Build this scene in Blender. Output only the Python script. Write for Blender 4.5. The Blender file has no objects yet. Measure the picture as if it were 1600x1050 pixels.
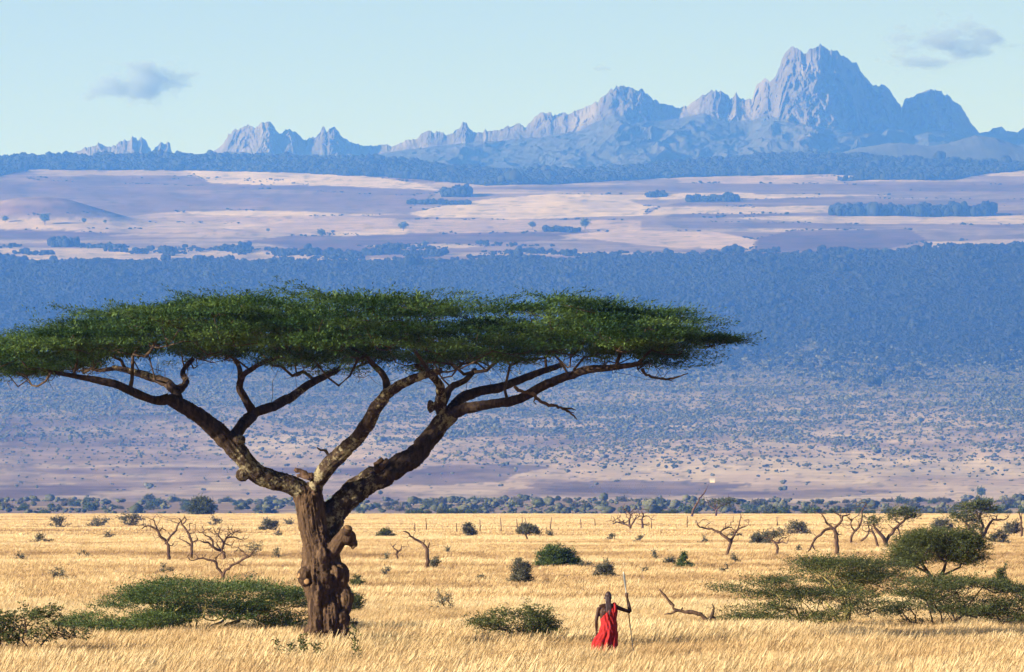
import bpy, math, random
import numpy as np
from mathutils import Vector, Matrix

# ------------------------------------------------------------------ camera
F = 9160.0      # focal length in photo pixels (1600 wide): a 206 mm lens
EYE = 3.9       # eye height above the plain, metres
HY = 785.0      # eye level in photo pixels
sc = bpy.context.scene
C = sc.collection
cam_d = bpy.data.cameras.new('camera')
cam = bpy.data.objects.new('camera', cam_d); C.objects.link(cam)
cam.location = (0, 0, EYE); cam.rotation_euler = (math.radians(90), 0, 0)
cam_d.sensor_width = 36.0; cam_d.lens = 36.0 * F / 1600.0
cam_d.shift_y = (HY - 525.0) / 1600.0
cam_d.clip_start = 1.0; cam_d.clip_end = 250000.0
sc.camera = cam

# ------------------------------------------------------------------ light
SUN_EL, SUN_AZ = math.radians(15.0), math.radians(65.0)   # azimuth: from behind the camera round to the left
sun_from = Vector((-math.cos(SUN_EL) * math.sin(SUN_AZ), -math.cos(SUN_EL) * math.cos(SUN_AZ), math.sin(SUN_EL)))
world = bpy.data.worlds.new('World'); sc.world = world; world.use_nodes = True
nt = world.node_tree; nt.nodes.clear()
wo = nt.nodes.new('ShaderNodeOutputWorld'); bg = nt.nodes.new('ShaderNodeBackground'); sky = nt.nodes.new('ShaderNodeTexSky')
sky.sky_type = 'NISHITA'; sky.sun_disc = False
sky.sun_elevation = SUN_EL; sky.sun_rotation = math.atan2(sun_from.x, sun_from.y)
sky.altitude = 1700.0; sky.air_density = 0.8; sky.dust_density = 0.5; sky.ozone_density = 3.0
bg.inputs['Strength'].default_value = 0.057
tn = nt.nodes.new('ShaderNodeVectorMath'); tn.operation = 'MULTIPLY'; tn.inputs[1].default_value = (1.43, 1.13, 0.98)   # film stock: cool sky
nt.links.new(sky.outputs[0], tn.inputs[0]); nt.links.new(tn.outputs[0], bg.inputs[0]); nt.links.new(bg.outputs[0], wo.inputs[0])
sun_d = bpy.data.lights.new('sun', 'SUN'); sun_d.energy = 5.0; sun_d.angle = math.radians(0.53); sun_d.color = (1.0, 0.97, 0.92)
sun = bpy.data.objects.new('sun', sun_d); C.objects.link(sun)
sun.rotation_euler = (-sun_from).to_track_quat('-Z', 'Y').to_euler(); sun.location = (-60, -40, 60)
sc.view_settings.view_transform = 'Standard'; sc.view_settings.look = 'None'
sc.view_settings.exposure = 1.45; sc.view_settings.gamma = 1.0; sc.view_settings.use_curve_mapping = False
sc.cycles.use_denoising = True
sc.cycles.max_bounces = 6; sc.cycles.diffuse_bounces = 3; sc.cycles.volume_bounces = 1; sc.cycles.transparent_max_bounces = 12

# ------------------------------------------------------------------ helpers
rng = np.random.default_rng(11)
def hash2(ix, iy, seed):
    h = (ix.astype(np.int64) * 374761393 + iy.astype(np.int64) * 668265263 + seed * 974711) & 0x7fffffff
    h = ((h ^ (h >> 13)) * 1274126177) & 0x7fffffff
    h = ((h ^ (h >> 16)) * 2246822519) & 0x7fffffff
    return ((h ^ (h >> 15)) & 0xffffff) / float(0xffffff)
def vnoise(x, y, seed=0):
    x, y = np.broadcast_arrays(np.asarray(x, float), np.asarray(y, float))
    ix = np.floor(x); iy = np.floor(y); fx = x - ix; fy = y - iy
    fx = fx * fx * fx * (fx * (fx * 6 - 15) + 10); fy = fy * fy * fy * (fy * (fy * 6 - 15) + 10)
    a = hash2(ix, iy, seed); b = hash2(ix + 1, iy, seed); c = hash2(ix, iy + 1, seed); d = hash2(ix + 1, iy + 1, seed)
    return (a + (b - a) * fx) * (1 - fy) + (c + (d - c) * fx) * fy
def fbm(x, y, octaves=4, seed=0, gain=0.5):
    s = 0.0; amp = 1.0; tot = 0.0
    for i in range(octaves):
        s = s + amp * (vnoise(x * 2 ** i + 17.3 * i, y * 2 ** i - 9.1 * i, seed + i) * 2 - 1); tot += amp; amp *= gain
    return s / tot
def ridged(x, y, octaves=4, seed=0, gain=0.5):
    s = 0.0; amp = 1.0; tot = 0.0
    for i in range(octaves):
        s = s + amp * (1 - np.abs(vnoise(x * 2 ** i + 3.7 * i, y * 2 ** i + 5.9 * i, seed + i) * 2 - 1)); tot += amp; amp *= gain
    return s / tot
def sstep(a, b, x):
    t = np.clip((x - a) / (b - a), 0, 1); return t * t * (3 - 2 * t)

def mesh_np(name, verts, quads=None, tris=None, smooth=True, mats=()):
    me = bpy.data.meshes.new(name)
    verts = np.asarray(verts, np.float32).reshape(-1, 3)
    nq = 0 if quads is None else len(quads); ntr = 0 if tris is None else len(tris)
    parts = []
    if nq: parts.append(np.asarray(quads, np.int32).reshape(-1))
    if ntr: parts.append(np.asarray(tris, np.int32).reshape(-1))
    loops = np.concatenate(parts)
    sizes = np.concatenate([np.full(nq, 4, np.int32), np.full(ntr, 3, np.int32)])
    starts = np.concatenate([[0], np.cumsum(sizes)[:-1]]).astype(np.int32)
    me.vertices.add(len(verts)); me.vertices.foreach_set('co', verts.reshape(-1))
    me.loops.add(len(loops)); me.loops.foreach_set('vertex_index', loops)
    me.polygons.add(len(sizes)); me.polygons.foreach_set('loop_start', starts)
    me.update(calc_edges=True)
    me.polygons.foreach_set('use_smooth', np.full(len(sizes), smooth, bool))
    for m in mats: me.materials.append(m)
    return me
def link(name, me, parent=None):
    o = bpy.data.objects.new(name, me); C.objects.link(o)
    if parent is not None: o.parent = parent
    return o
def tag(o, label=None, category=None, group=None, kind=None):
    if label: o['label'] = label
    if category: o['category'] = category
    if group: o['group'] = group
    if kind: o['kind'] = kind
    return o
def col_attr(me, name, rgb):
    a = me.color_attributes.new(name, 'FLOAT_COLOR', 'POINT')
    n = len(me.vertices); buf = np.ones((n, 4), np.float32); buf[:, :3] = rgb
    a.data.foreach_set('color', buf.reshape(-1))
def grid_quads(nr, nc):
    i = np.arange(nr - 1)[:, None] * nc + np.arange(nc - 1)[None, :]
    return np.stack([i, i + 1, i + nc + 1, i + nc], -1).reshape(-1, 4)
def material(name):
    m = bpy.data.materials.new(name); m.use_nodes = True
    return m, m.node_tree, m.node_tree.nodes['Principled BSDF']
def N(nt, t, **kw):
    n = nt.nodes.new('ShaderNode' + t)
    for k, v in kw.items(): setattr(n, k, v)
    return n
def ramp(nt, stops):
    r = N(nt, 'ValToRGB'); e = r.color_ramp.elements
    while len(e) < len(stops): e.new(0.5)
    for el, (p, c) in zip(e, stops): el.position = p; el.color = (*c, 1) if len(c) == 3 else c
    return r
HAZE_DENSITY = 7.2e-5; HAZE_COLOR = (0.09, 0.28, 1.0)
# ------------------------------------------------------------------ ground: plain, scrub rise, long slope, plateau, forest ridge
def DC(d):
    return np.where(np.asarray(d, float) > 12400, 12400 + (np.asarray(d, float) - 12400) * 0.3, d)
PROF_D = np.array([-80, 1850, 2000, 2250, 2700, 3000, 3600, 4150, 4500, 5000, 5500, 6000, 7000, 8000, 9000, 10000, 11000, 11800, 12400,
                   13000, 14000, 16000, 18000, 20000, 22000, 24000, 26000, 28000, 29600, 31000, 31600, 33000, 36000, 60000], float)
PROF_D = DC(PROF_D)
PROF_Y = [None, None, None, None, None, 803, 793, 784, 787.5, 789, 781, 766, 731, 692, 646, 590, 522, 458, 412,
          407, 400, 381, 362, 345, 327, 310, 294, 279, 269, 254, 253, 275, 300, 400]
PROF_Z = [0, 0, -0.6, -6, -9]
prof_z = np.array([PROF_Z[i] if y is None else EYE + d * (HY - y) / F for i, (d, y) in enumerate(zip(PROF_D, PROF_Y))])
def smooth_interp(x, xp, fp):
    # monotone cubic (Fritsch-Carlson) so that the slopes roll instead of folding
    xp = np.asarray(xp, float); fp = np.asarray(fp, float)
    h = np.diff(xp); dl = np.diff(fp) / h
    m = np.zeros(len(xp)); m[0] = dl[0]; m[-1] = dl[-1]
    for i in range(1, len(xp) - 1):
        if dl[i - 1] * dl[i] > 0: m[i] = 2 / (1 / dl[i - 1] + 1 / dl[i])
    i = np.clip(np.searchsorted(xp, x) - 1, 0, len(xp) - 2); t = np.clip((x - xp[i]) / h[i], 0, 1)
    return ((2*t**3-3*t**2+1)*fp[i] + (t**3-2*t**2+t)*h[i]*m[i] + (-2*t**3+3*t**2)*fp[i+1] + (t**3-t**2)*h[i]*m[i+1])
RIDGE = np.array([[-500, 250], [0, 245], [300, 243], [430, 246], [530, 250], [590, 247], [640, 254], [720, 262], [800, 267], [900, 266], [1000, 259], [1100, 250],
                  [1180, 245], [1250, 241], [1330, 244], [1420, 250], [1500, 252], [1600, 255], [2100, 250]], float); RIDGE[:, 1] += 5.5
LIP = np.array([[-500, 6], [0, 4], [400, 4], [800, 0], [1100, -3], [1300, -8], [1440, -16], [1500, -22], [1600, -20], [2100, -18]], float)
def ground_z(x, d):
    x = np.asarray(x, float); d = np.asarray(d, float)
    z = smooth_interp(d, PROF_D, prof_z)
    px = 800 + x / np.maximum(d, 100.0) * F
    k = d / F   # metres for one pixel at that distance
    # gentle swells of the plain
    plain = 1 - sstep(1500, 1900, d)
    z = z + plain * sstep(230, 700, d) * (0.35 * fbm(x / 140, d / 260, 3, 3) + 0.1 * fbm(x / 40, d / 60, 2, 4)) + plain * 0.05 * fbm(x / 9, d / 9, 2, 5)
    z = z + sstep(1800, 2300, d) * (1 - sstep(4600, 5400, d)) * 1.6 * fbm(x / 160, d / 300, 3, 6)
    far = sstep(5200, 7000, d) * (1 - sstep(DC(29000), DC(31000), d))
    z = z + far * k * (5.5 * fbm(px / 260, d / 1700, 3, 7) + 2.0 * fbm(px / 60, d / 500, 3, 8))
    # the lip of the plateau and the forest ridge
    lip = sstep(10500, 12300, d) * (1 - sstep(12500, 13400, d))
    z = z - lip * k * np.interp(px, LIP[:, 0], LIP[:, 1])
    rid = sstep(DC(28800), DC(31000), d) * (1 - sstep(DC(31600), DC(33500), d))
    z = z + rid * k * (254 - np.interp(px, RIDGE[:, 0], RIDGE[:, 1]) + 1.5 * fbm(px / 45, d / 2000, 3, 9))
    # domed hill on the left of the plateau, low swells right
    def bump(cx, cd, sx, sd, hpx, q=1.0):
        return hpx * cd / F * np.exp(-np.abs((px - cx) / sx) ** 2.2 - ((d - cd) / sd) ** 2)
    z = z + bump(60, 14560, 120, 270, 42) + bump(330, 13960, 90, 150, 7) + bump(1000, 15970, 260, 210, 6) + bump(520, 16900, 200, 150, 6)
    return z
def at(px, py, d):
    """World point d metres out that the photograph shows at px, py."""
    return Vector(((px - 800) / F * d, d, EYE + (HY - py) / F * d))
def foot(px, d):
    x = (px - 800) / F * d
    return Vector((x, d, float(ground_z(np.array([x]), np.array([d]))[0])))
def flat_d(py):
    """Distance at which the plain shows at photo row py."""
    return F * EYE / (py - HY)

rows = np.concatenate([np.linspace(-80, 60, 8), np.geomspace(70, 1850, 100), np.linspace(1870, 3000, 26), np.linspace(3020, 4200, 50), np.linspace(4230, 5500, 18),
                       np.linspace(5540, 12300, 125), DC(np.linspace(12420, 31400, 185)), DC(np.linspace(31600, 60000, 24))])
NC = 560
uu = np.linspace(-1, 1, NC)
RD = np.repeat(rows[:, None], NC, 1)
RX = uu[None, :] * np.maximum(90.0, 0.15 * RD)
RZ = ground_z(RX, RD)
gv = np.stack([RX, RD, RZ], -1).reshape(-1, 3)
PX = 800 + RX / np.maximum(RD, 100) * F
PY = HY - (RZ - EYE) / np.maximum(RD, 1) * F

# land cover, as albedo: straw plain, reddish bush soil, wheat and plough on the plateau, forest floor
def mixc(base, colour, w):
    return base * (1 - w[..., None]) + np.asarray(colour, float) * w[..., None]
STRAW = (0.46, 0.34, 0.165); SOIL = (0.14, 0.085, 0.066); PALE = (0.47, 0.335, 0.23); PLOUGH = (0.075, 0.04, 0.036); WHEAT = (0.53, 0.40, 0.26); FLOOR = (0.03, 0.036, 0.022); GREYGREEN = (0.13, 0.12, 0.075)
gc = np.zeros(RD.shape + (3,)); gc[:] = STRAW
gc = mixc(gc, (0.30, 0.20, 0.10), sstep(0.1, 0.6, fbm(RX / 22, RD / 30, 4, 21)) * 0.7 * (RD < 2100))
scrub = sstep(2000, 2300, RD) * (1 - sstep(4700, 5300, RD))
gc = mixc(gc, (0.25, 0.17, 0.12), scrub); gc = mixc(gc, STRAW, scrub * sstep(0.05, 0.4, fbm(RX / 90, RD / 120, 4, 22)) * 0.7)
slope = sstep(4700, 5300, RD) * (RD < 12700)
gc = mixc(gc, PALE, slope)
n1 = fbm(PX / 300, PY / 16, 4, 23); n2 = fbm(PX / 120, PY / 7, 4, 24)
gc = mixc(gc, SOIL, slope * np.clip(sstep(-0.05, 0.45, n1) * (0.75 - .4 * sstep(900, 1200, PX) * sstep(690, 715, PY)) + sstep(1000, 100, PX) * 0.55, 0, 1))
gc = mixc(gc, WHEAT, slope * sstep(0.1, 0.5, n2) * 0.5 * sstep(560, 640, PY))
gc = mixc(gc, GREYGREEN, slope * sstep(725, 560, PY) * 0.82)
gc = mixc(gc, FLOOR, slope * sstep(605, 490, PY + 30 * fbm(PX / 170, PY / 40, 4, 25)) * 0.95)
plat = sstep(12350, 12600, RD)
gc = mixc(gc, (0.20, 0.14, 0.10), plat)
gc = mixc(gc, SOIL, plat * sstep(-0.1, 0.3, fbm(PX / 380, PY / 9, 3, 26)) * 0.6)
gc = mixc(gc, WHEAT, plat * sstep(0.15, 0.45, fbm(PX / 420, PY / 6, 3, 27)) * 0.5)
PYW = PY + 1.3 * fbm(PX / 50, PY / 20, 2, 31); FINE = 0.86 + 0.14 * fbm(PX / 30, PY / 3, 3, 33)
def inside(poly):
    p = np.array(poly, float); r = np.zeros(PX.shape, bool)
    y = PYW
    for (x0, y0), (x1, y1) in zip(p, np.roll(p, -1, 0)):
        c = (y0 > y) != (y1 > y)
        with np.errstate(divide='ignore', invalid='ignore'):
            r ^= c & (PX < (x1 - x0) * (y - y0) / (y1 - y0) + x0)
    return r
FIELDS = [  # (land cover, strength, outline in photo pixels of the slope it lies on)
    (SOIL, .8, [(-400, 276), (250, 274), (480, 284), (690, 298), (640, 326), (300, 330), (-400, 345)]),
    (PLOUGH, .6, [(40, 277), (330, 280), (690, 300), (640, 306), (300, 290), (60, 282)]),
    (WHEAT, .5, [(40, 265), (290, 266), (300, 275), (60, 273)]),
    (WHEAT, 1., [(288, 266), (420, 267), (560, 274), (650, 285), (692, 298), (560, 291), (400, 289), (330, 286)]),
    (WHEAT, 1.2, [(640, 333), (700, 320), (760, 311), (860, 303), (1000, 304), (1080, 301), (1390, 305), (1250, 309), (1070, 316), (1015, 325), (1005, 336), (800, 343), (660, 339)]),
    (PLOUGH, .7, [(980, 312), (1260, 309), (1600, 312), (1900, 316), (1900, 322), (1300, 321), (1010, 322)]),
    (WHEAT, .8, [(1030, 324), (1310, 322), (1310, 333), (1010, 335)]),
    (WHEAT, .7, [(1120, 339), (1600, 336), (2000, 336), (2000, 350), (1300, 350)]),
    (PLOUGH, .8, [(1050, 334), (1310, 335), (1130, 340), (1040, 340)]),
    (PALE, .6, [(1060, 272), (1180, 270), (1310, 276), (1320, 287), (1060, 286)]),
    (PLOUGH, .6, [(740, 292), (1060, 286), (1320, 288), (2000, 290), (2000, 300), (1320, 298), (900, 301)]),
    (PALE, .7, [(-400, 335), (150, 341), (280, 330), (380, 328), (480, 332), (640, 342), (1000, 344), (1000, 361), (500, 366), (-400, 358)]),
    (WHEAT, .9, [(270, 333), (360, 328), (480, 331), (600, 336), (480, 338), (330, 336)]),
    (WHEAT, .6, [(-400, 343), (120, 344), (420, 350), (400, 358), (-400, 356)]),
    (PLOUGH, .9, [(-400, 358), (80, 359), (200, 366), (80, 373), (-400, 374)]),
    (PLOUGH, .9, [(380, 376), (450, 369), (640, 366), (900, 364), (880, 374), (700, 382), (640, 398), (520, 397)]),
    (WHEAT, .7, [(520, 362), (640, 358), (640, 367), (520, 369)]),
    (PALE, 1., [(870, 368), (960, 360), (1120, 362), (1182, 375), (1172, 391), (1060, 388), (960, 378)]),
    (PLOUGH, .9, [(1184, 372), (1240, 360), (1420, 358), (1450, 376), (1380, 390), (1180, 393)]),
    (PLOUGH, .6, [(1030, 346), (1600, 352), (2000, 352), (2000, 360), (1300, 358), (1060, 356)]),
    (WHEAT, .7, [(1440, 378), (1620, 372), (2000, 374), (2000, 384), (1450, 387)]),
    (WHEAT, .6, [(-400, 386), (300, 388), (520, 398), (640, 405), (400, 407), (-400, 404)]),
    (WHEAT, .6, [(560, 384), (700, 380), (760, 386), (640, 390)]),
    (WHEAT, .8, [(1560, 266), (1900, 262), (1900, 274), (1540, 275)]),
    (PLOUGH, .75, [(600, 757), (660, 732), (700, 725), (800, 724), (860, 731), (800, 742), (790, 752), (700, 757)]),
    (PLOUGH, .75, [(810, 757), (900, 752), (1000, 751), (1180, 755), (1130, 765), (1230, 772), (1040, 774), (870, 768)]),
    (PLOUGH, .6, [(1150, 768), (1330, 764), (1420, 768), (1290, 779), (1100, 779)]),
    (PLOUGH, .5, [(40, 760), (200, 754), (330, 752), (320, 757), (120, 763)]),
    (PLOUGH, .45, [(-300, 690), (90, 680), (330, 684), (200, 698), (-300, 704)]),
    (PLOUGH, .4, [(-300, 655), (60, 652), (200, 660), (60, 668), (-300, 670)]),
    (WHEAT, .6, [(330, 686), (540, 676), (760, 690), (560, 700), (340, 700)]),
    (WHEAT, .7, [(940, 722), (1100, 712), (1560, 716), (1900, 716), (1900, 745), (1200, 742), (960, 736)]),
]
for colour, s, poly in FIELDS:
    w = inside(poly) & (RD > 5000)
    gc = mixc(gc, colour, np.clip(w * min(s, 1.0) * FINE, 0, 1))
mott = fbm(PX / 70, PY / 5, 5, 34, .65); mw = (RD > 5200)
gc = gc * (1 + mw[..., None] * .30 * mott[..., None])
spots = sstep(.30, .5, fbm(PX / 16, PY / 2.2, 3, 35)) * mw * .5
gc = mixc(gc, (.07, .062, .04), spots)
ridge_y = np.interp(PX, RIDGE[:, 0], RIDGE[:, 1])
FOREST_LOW = np.array([[-500, 276], [0, 275], [40, 265], [300, 266], [450, 270], [600, 276], [700, 284], [760, 290], [900, 286], [1000, 280], [1100, 276], [1300, 272], [1400, 281], [1500, 280], [1530, 272], [1600, 266], [2100, 264]])
up = (PY < np.interp(PX, FOREST_LOW[:, 0], FOREST_LOW[:, 1])) & (RD > 15700)
gc = mixc(gc, FLOOR, up * 1.0)
gm, gnt, gb = material('land')
va = N(gnt, 'Vertex' + 'Color', layer_name='Col')
geo = N(gnt, 'NewGeometry'); no = N(gnt, 'TexNoise'); no.inputs['Scale'].default_value = 0.9; no.inputs['Detail'].default_value = 6; no.inputs['Roughness'].default_value = 0.65
no2 = N(gnt, 'TexNoise'); no2.inputs['Scale'].default_value = 0.012; no2.inputs['Detail'].default_value = 8; no2.inputs['Roughness'].default_value = 0.7
gnt.links.new(geo.outputs['Position'], no.inputs['Vector']); gnt.links.new(geo.outputs['Position'], no2.inputs['Vector'])
mr = N(gnt, 'MapRange'); mr.inputs[1].default_value = 0.3; mr.inputs[2].default_value = 0.7; mr.inputs[3].default_value = 0.72; mr.inputs[4].default_value = 1.22
mr2 = N(gnt, 'MapRange'); mr2.inputs[1].default_value = 0.3; mr2.inputs[2].default_value = 0.7; mr2.inputs[3].default_value = 0.72; mr2.inputs[4].default_value = 1.22
gnt.links.new(no.outputs['Fac'], mr.inputs[0]); gnt.links.new(no2.outputs['Fac'], mr2.inputs[0])
mul = N(gnt, 'Math', operation='MULTIPLY'); gnt.links.new(mr.outputs[0], mul.inputs[0]); gnt.links.new(mr2.outputs[0], mul.inputs[1])
vm = N(gnt, 'VectorMath', operation='SCALE'); gnt.links.new(va.outputs['Color'], vm.inputs[0]); gnt.links.new(mul.outputs[0], vm.inputs['Scale'])
gnt.links.new(vm.outputs[0], gb.inputs['Base Color']); gb.inputs['Roughness'].default_value = 0.95; gb.inputs['Specular IOR Level'].default_value = 0.1
gme = mesh_np('ground', gv, grid_quads(len(rows), NC), mats=[gm])
col_attr(gme, 'Col', gc.reshape(-1, 3))
ground = tag(link('ground', gme), 'golden savanna plain rising through bush country to wheat plateau', 'ground', kind='structure')

# ------------------------------------------------------------------ mountain massif
CREST = np.array([(-200, 262), (60, 262), (100, 250), (108, 244), (120, 237), (140, 228), (155, 223), (165, 226), (172, 231), (185, 222), (195, 218), (203, 221), (206, 215), (212, 216), (216, 219), (220, 214),
    (228, 221), (236, 233), (237.5, 243), (239, 240), (241, 232), (246, 228), (252, 224), (262, 223), (266, 227), (267.5, 238), (272, 240), (276, 233), (281, 238), (290, 246), (310, 248),
    (325, 243), (335, 235), (345, 228), (355, 215), (358, 208), (370, 202), (385, 196), (392, 195), (398, 200), (402, 196), (410, 192), (420, 191), (426, 194), (431, 206), (440, 208), (445, 203), (452, 201),
    (458, 204), (465, 211), (478, 219), (485, 215), (495, 213), (500, 208), (503, 198), (507, 199), (510, 205), (515, 200), (522, 199), (530, 206), (537, 217), (548, 222), (560, 226), (575, 228), (605, 226), (612, 229),
    (625, 224), (640, 217), (652, 218), (658, 210), (668, 206), (690, 206), (698, 211), (705, 209), (715, 202), (721, 198), (722.5, 189), (727, 188), (730, 195), (736, 202), (740, 207), (755, 207), (758, 201), (762, 204),
    (780, 203), (795, 197), (803, 193), (812, 193), (820, 199), (830, 190), (838, 180), (845, 176), (860, 176), (865, 180), (880, 178), (900, 173), (918, 166), (925, 162), (935, 160), (937, 152), (950, 144), (960, 137),
    (968, 133), (977, 135), (990, 140), (1003, 140), (1012, 148), (1025, 157), (1035, 162), (1060, 169), (1072, 165), (1085, 159), (1100, 148), (1112, 141), (1120, 141), (1138, 147), (1140, 155), (1145, 151), (1150, 145),
    (1154, 153), (1165, 155), (1177, 154), (1178, 144), (1182, 135), (1195, 124), (1201, 122), (1202, 128), (1208, 124), (1213, 116), (1219, 105), (1222, 92), (1228, 80), (1240, 73), (1250, 79), (1256, 84), (1262, 80),
    (1272, 74), (1281, 69), (1290, 76), (1300, 79), (1307, 79), (1318, 88), (1328, 96), (1338, 97), (1343, 108), (1352, 122), (1365, 134), (1372, 135), (1380, 132), (1388, 138), (1395, 150), (1405, 163), (1408, 166),
    (1414, 156), (1430, 149), (1440, 147), (1445, 142), (1458, 140), (1470, 144), (1485, 151), (1500, 166), (1512, 183), (1522, 198), (1530, 208), (1545, 206), (1552, 200), (1565, 199), (1572, 204), (1590, 207), (1598, 200),
    (1610, 205), (1660, 215), (1760, 240), (1900, 262), (2000, 262)], float)
# foot of the rock walls (photo row where cliff turns to scree) along the range
CLIFF = np.array([(-200, 262), (100, 250), (290, 250), (325, 244), (420, 240), (560, 244), (700, 226), (820, 216), (900, 205), (960, 178), (1030, 190), (1100, 178), (1170, 190), (1205, 180), (1240, 195), (1300, 203), (1380, 205), (1450, 200), (1530, 215), (1600, 215), (2000, 262)], float)
MD = 22500.0; Q = MD / 44000.0; QS = 2900.0 / 9500.0
mc = np.arange(40, 1760, 1.6); ms = np.concatenate([np.linspace(-2500, -200, 14), np.linspace(-160, 1400, 70), np.linspace(1450, 9500, 86)]) * QS   # s: metres in front of the crest line
MPX, MS = np.meshgrid(mc, ms)
crest = np.interp(MPX, CREST[:, 0], CREST[:, 1]); cliff = np.maximum(np.interp(MPX, CLIFF[:, 0], CLIFF[:, 1]), crest + 3)
m_px = MD / F
hc = (cliff - crest) * m_px                       # height of the wall in metres
base_y = 268.0
ht = np.maximum((base_y - cliff) * m_px, 5)       # height of the apron
jag = np.minimum(hc / (120 * Q), 1.0) * 7.5 * (ridged(MPX / 6.0, 0 * MS, 3, 40) - .55)
wide = 120 * QS + hc * 0.62
warp = 18 * fbm(MPX / 40, MS / (900 * QS), 3, 41)
t = np.clip(MS / wide, 0, 1)
zz = -hc * (t ** 0.85)
ta = np.clip((MS - wide) / (8600 * QS - wide), 0, 1)
spur = ridged((MPX + 0.012 * MS / QS + 1.6 * warp) / 105, MS / (5200 * QS), 4, 43, 0.45) - 0.58
fine = fbm((MPX + warp) / 20, MS / (500 * QS), 4, 44)
zz += np.where(MS > wide, -ht * (1 - (1 - ta) ** 1.55), 0)
zz += sstep(0, 1, (MS - wide * 0.7) / (1500 * QS)) * (1 - sstep(0.75, 1, ta)) * np.minimum(ht + hc, 420 * Q) * (0.55 * spur + 0.02 * fine)
zz += fine * np.minimum(hc, 260 * Q) * 0.10 * sstep(0.02, 0.3, t)
back = MS < 0
zz = np.where(back, MS * 0.55 + fine * 30 * Q * sstep(0, -400 * QS, MS), zz)
kern = np.exp(-0.5 * (np.arange(-60, 61) * 1.6 / 20.0) ** 2); kern /= kern.sum()
cr1 = np.interp(np.concatenate([mc[0] - np.arange(60, 0, -1) * 1.6, mc, mc[-1] + np.arange(1, 61) * 1.6]), CREST[:, 0], CREST[:, 1])
bulge = np.convolve(cr1, kern, 'valid')          # peaks stand forward, saddles lie back: flanks turn left and right
w2 = fbm(MPX / 30, zz / (160 * Q), 3, 46); w3 = fbm(MPX / 13, zz / (70 * Q), 3, 47)
ribs = ridged((MPX + 26 * w2 + .05 * zz / Q) / 42, zz / (420 * Q) + w3 * .3, 3, 42, 0.55) + .5 * ridged((MPX + 12 * w3 - .04 * zz / Q) / 15, zz / (90 * Q) + w2, 3, 45, 0.6) - .85 + .35 * w3
MDD = MD - MS - (262 - bulge)[None, :] * m_px * 1.7 + 500 * Q
MDD = MDD - ribs * 250 * Q * np.clip(hc / (380 * Q), .2, 1) * sstep(-.02, .12, t) * (1 - sstep(0.9, 2.2, MS / wide))
MZ = EYE + (HY - crest + jag * (1 - sstep(0, .5, t)) + zz / m_px) * MDD / F
MX = (MPX - 800) / F * MDD
mv = np.stack([MX, MDD, MZ], -1).reshape(-1, 3)
rockw = (1 - sstep(0.75, 1.5, MS / wide + .3 * fine)) + .55 * sstep(.12, .3, spur) * sstep(.2, .5, fine + .3)
mm, mnt, mb = material('mountain_rock')
geo = N(mnt, 'NewGeometry'); mp = N(mnt, 'Mapping'); mp.inputs['Scale'].default_value = (0.0084, 0.0084, 0.0025)
n = N(mnt, 'TexNoise'); n.inputs['Scale'].default_value = 1.0; n.inputs['Detail'].default_value = 9; n.inputs['Roughness'].default_value = 0.68
rp = ramp(mnt, [(0.3, (0.04, 0.036, 0.033)), (0.5, (0.085, 0.074, 0.066)), (0.7, (0.155, 0.136, 0.12))])
mnt.links.new(geo.outputs['Position'], mp.inputs[0]); mnt.links.new(mp.outputs[0], n.inputs['Vector']); mnt.links.new(n.outputs['Fac'], rp.inputs[0])
va = N(mnt, 'VertexColor', layer_name='Col'); sp_ = N(mnt, 'SeparateColor'); mnt.links.new(va.outputs[0], sp_.inputs[0])
rp2 = ramp(mnt, [(0.3, (0.034, 0.035, 0.027)), (0.5, (0.048, 0.048, 0.036)), (0.7, (0.068, 0.065, 0.05))]); mnt.links.new(n.outputs['Fac'], rp2.inputs[0])
mxr = N(mnt, 'Mix', data_type='RGBA'); mnt.links.new(sp_.outputs[0], mxr.inputs[0]); mnt.links.new(rp2.outputs[0], mxr.inputs[6]); mnt.links.new(rp.outputs[0], mxr.inputs[7])
mnt.links.new(mxr.outputs[2], mb.inputs['Base Color']); mb.inputs['Roughness'].default_value = 0.95; mb.inputs['Specular IOR Level'].default_value = 0.1
bp = N(mnt, 'Bump'); bp.inputs['Strength'].default_value = 0.9; bp.inputs['Distance'].default_value = 7
mnt.links.new(n.outputs['Fac'], bp.inputs['Height']); mnt.links.new(bp.outputs[0], mb.inputs['Normal'])
mme = mesh_np('mountain', mv, grid_quads(len(ms), len(mc))[:, ::-1], smooth=False, mats=[mm]); col_attr(mme, 'Col', np.repeat(np.clip(rockw, 0, 1).reshape(-1, 1), 3, 1))
tag(link('mountain', mme), 'jagged blue-grey rock massif with twin-peaked summit on the skyline', 'mountain', kind='structure')

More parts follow.
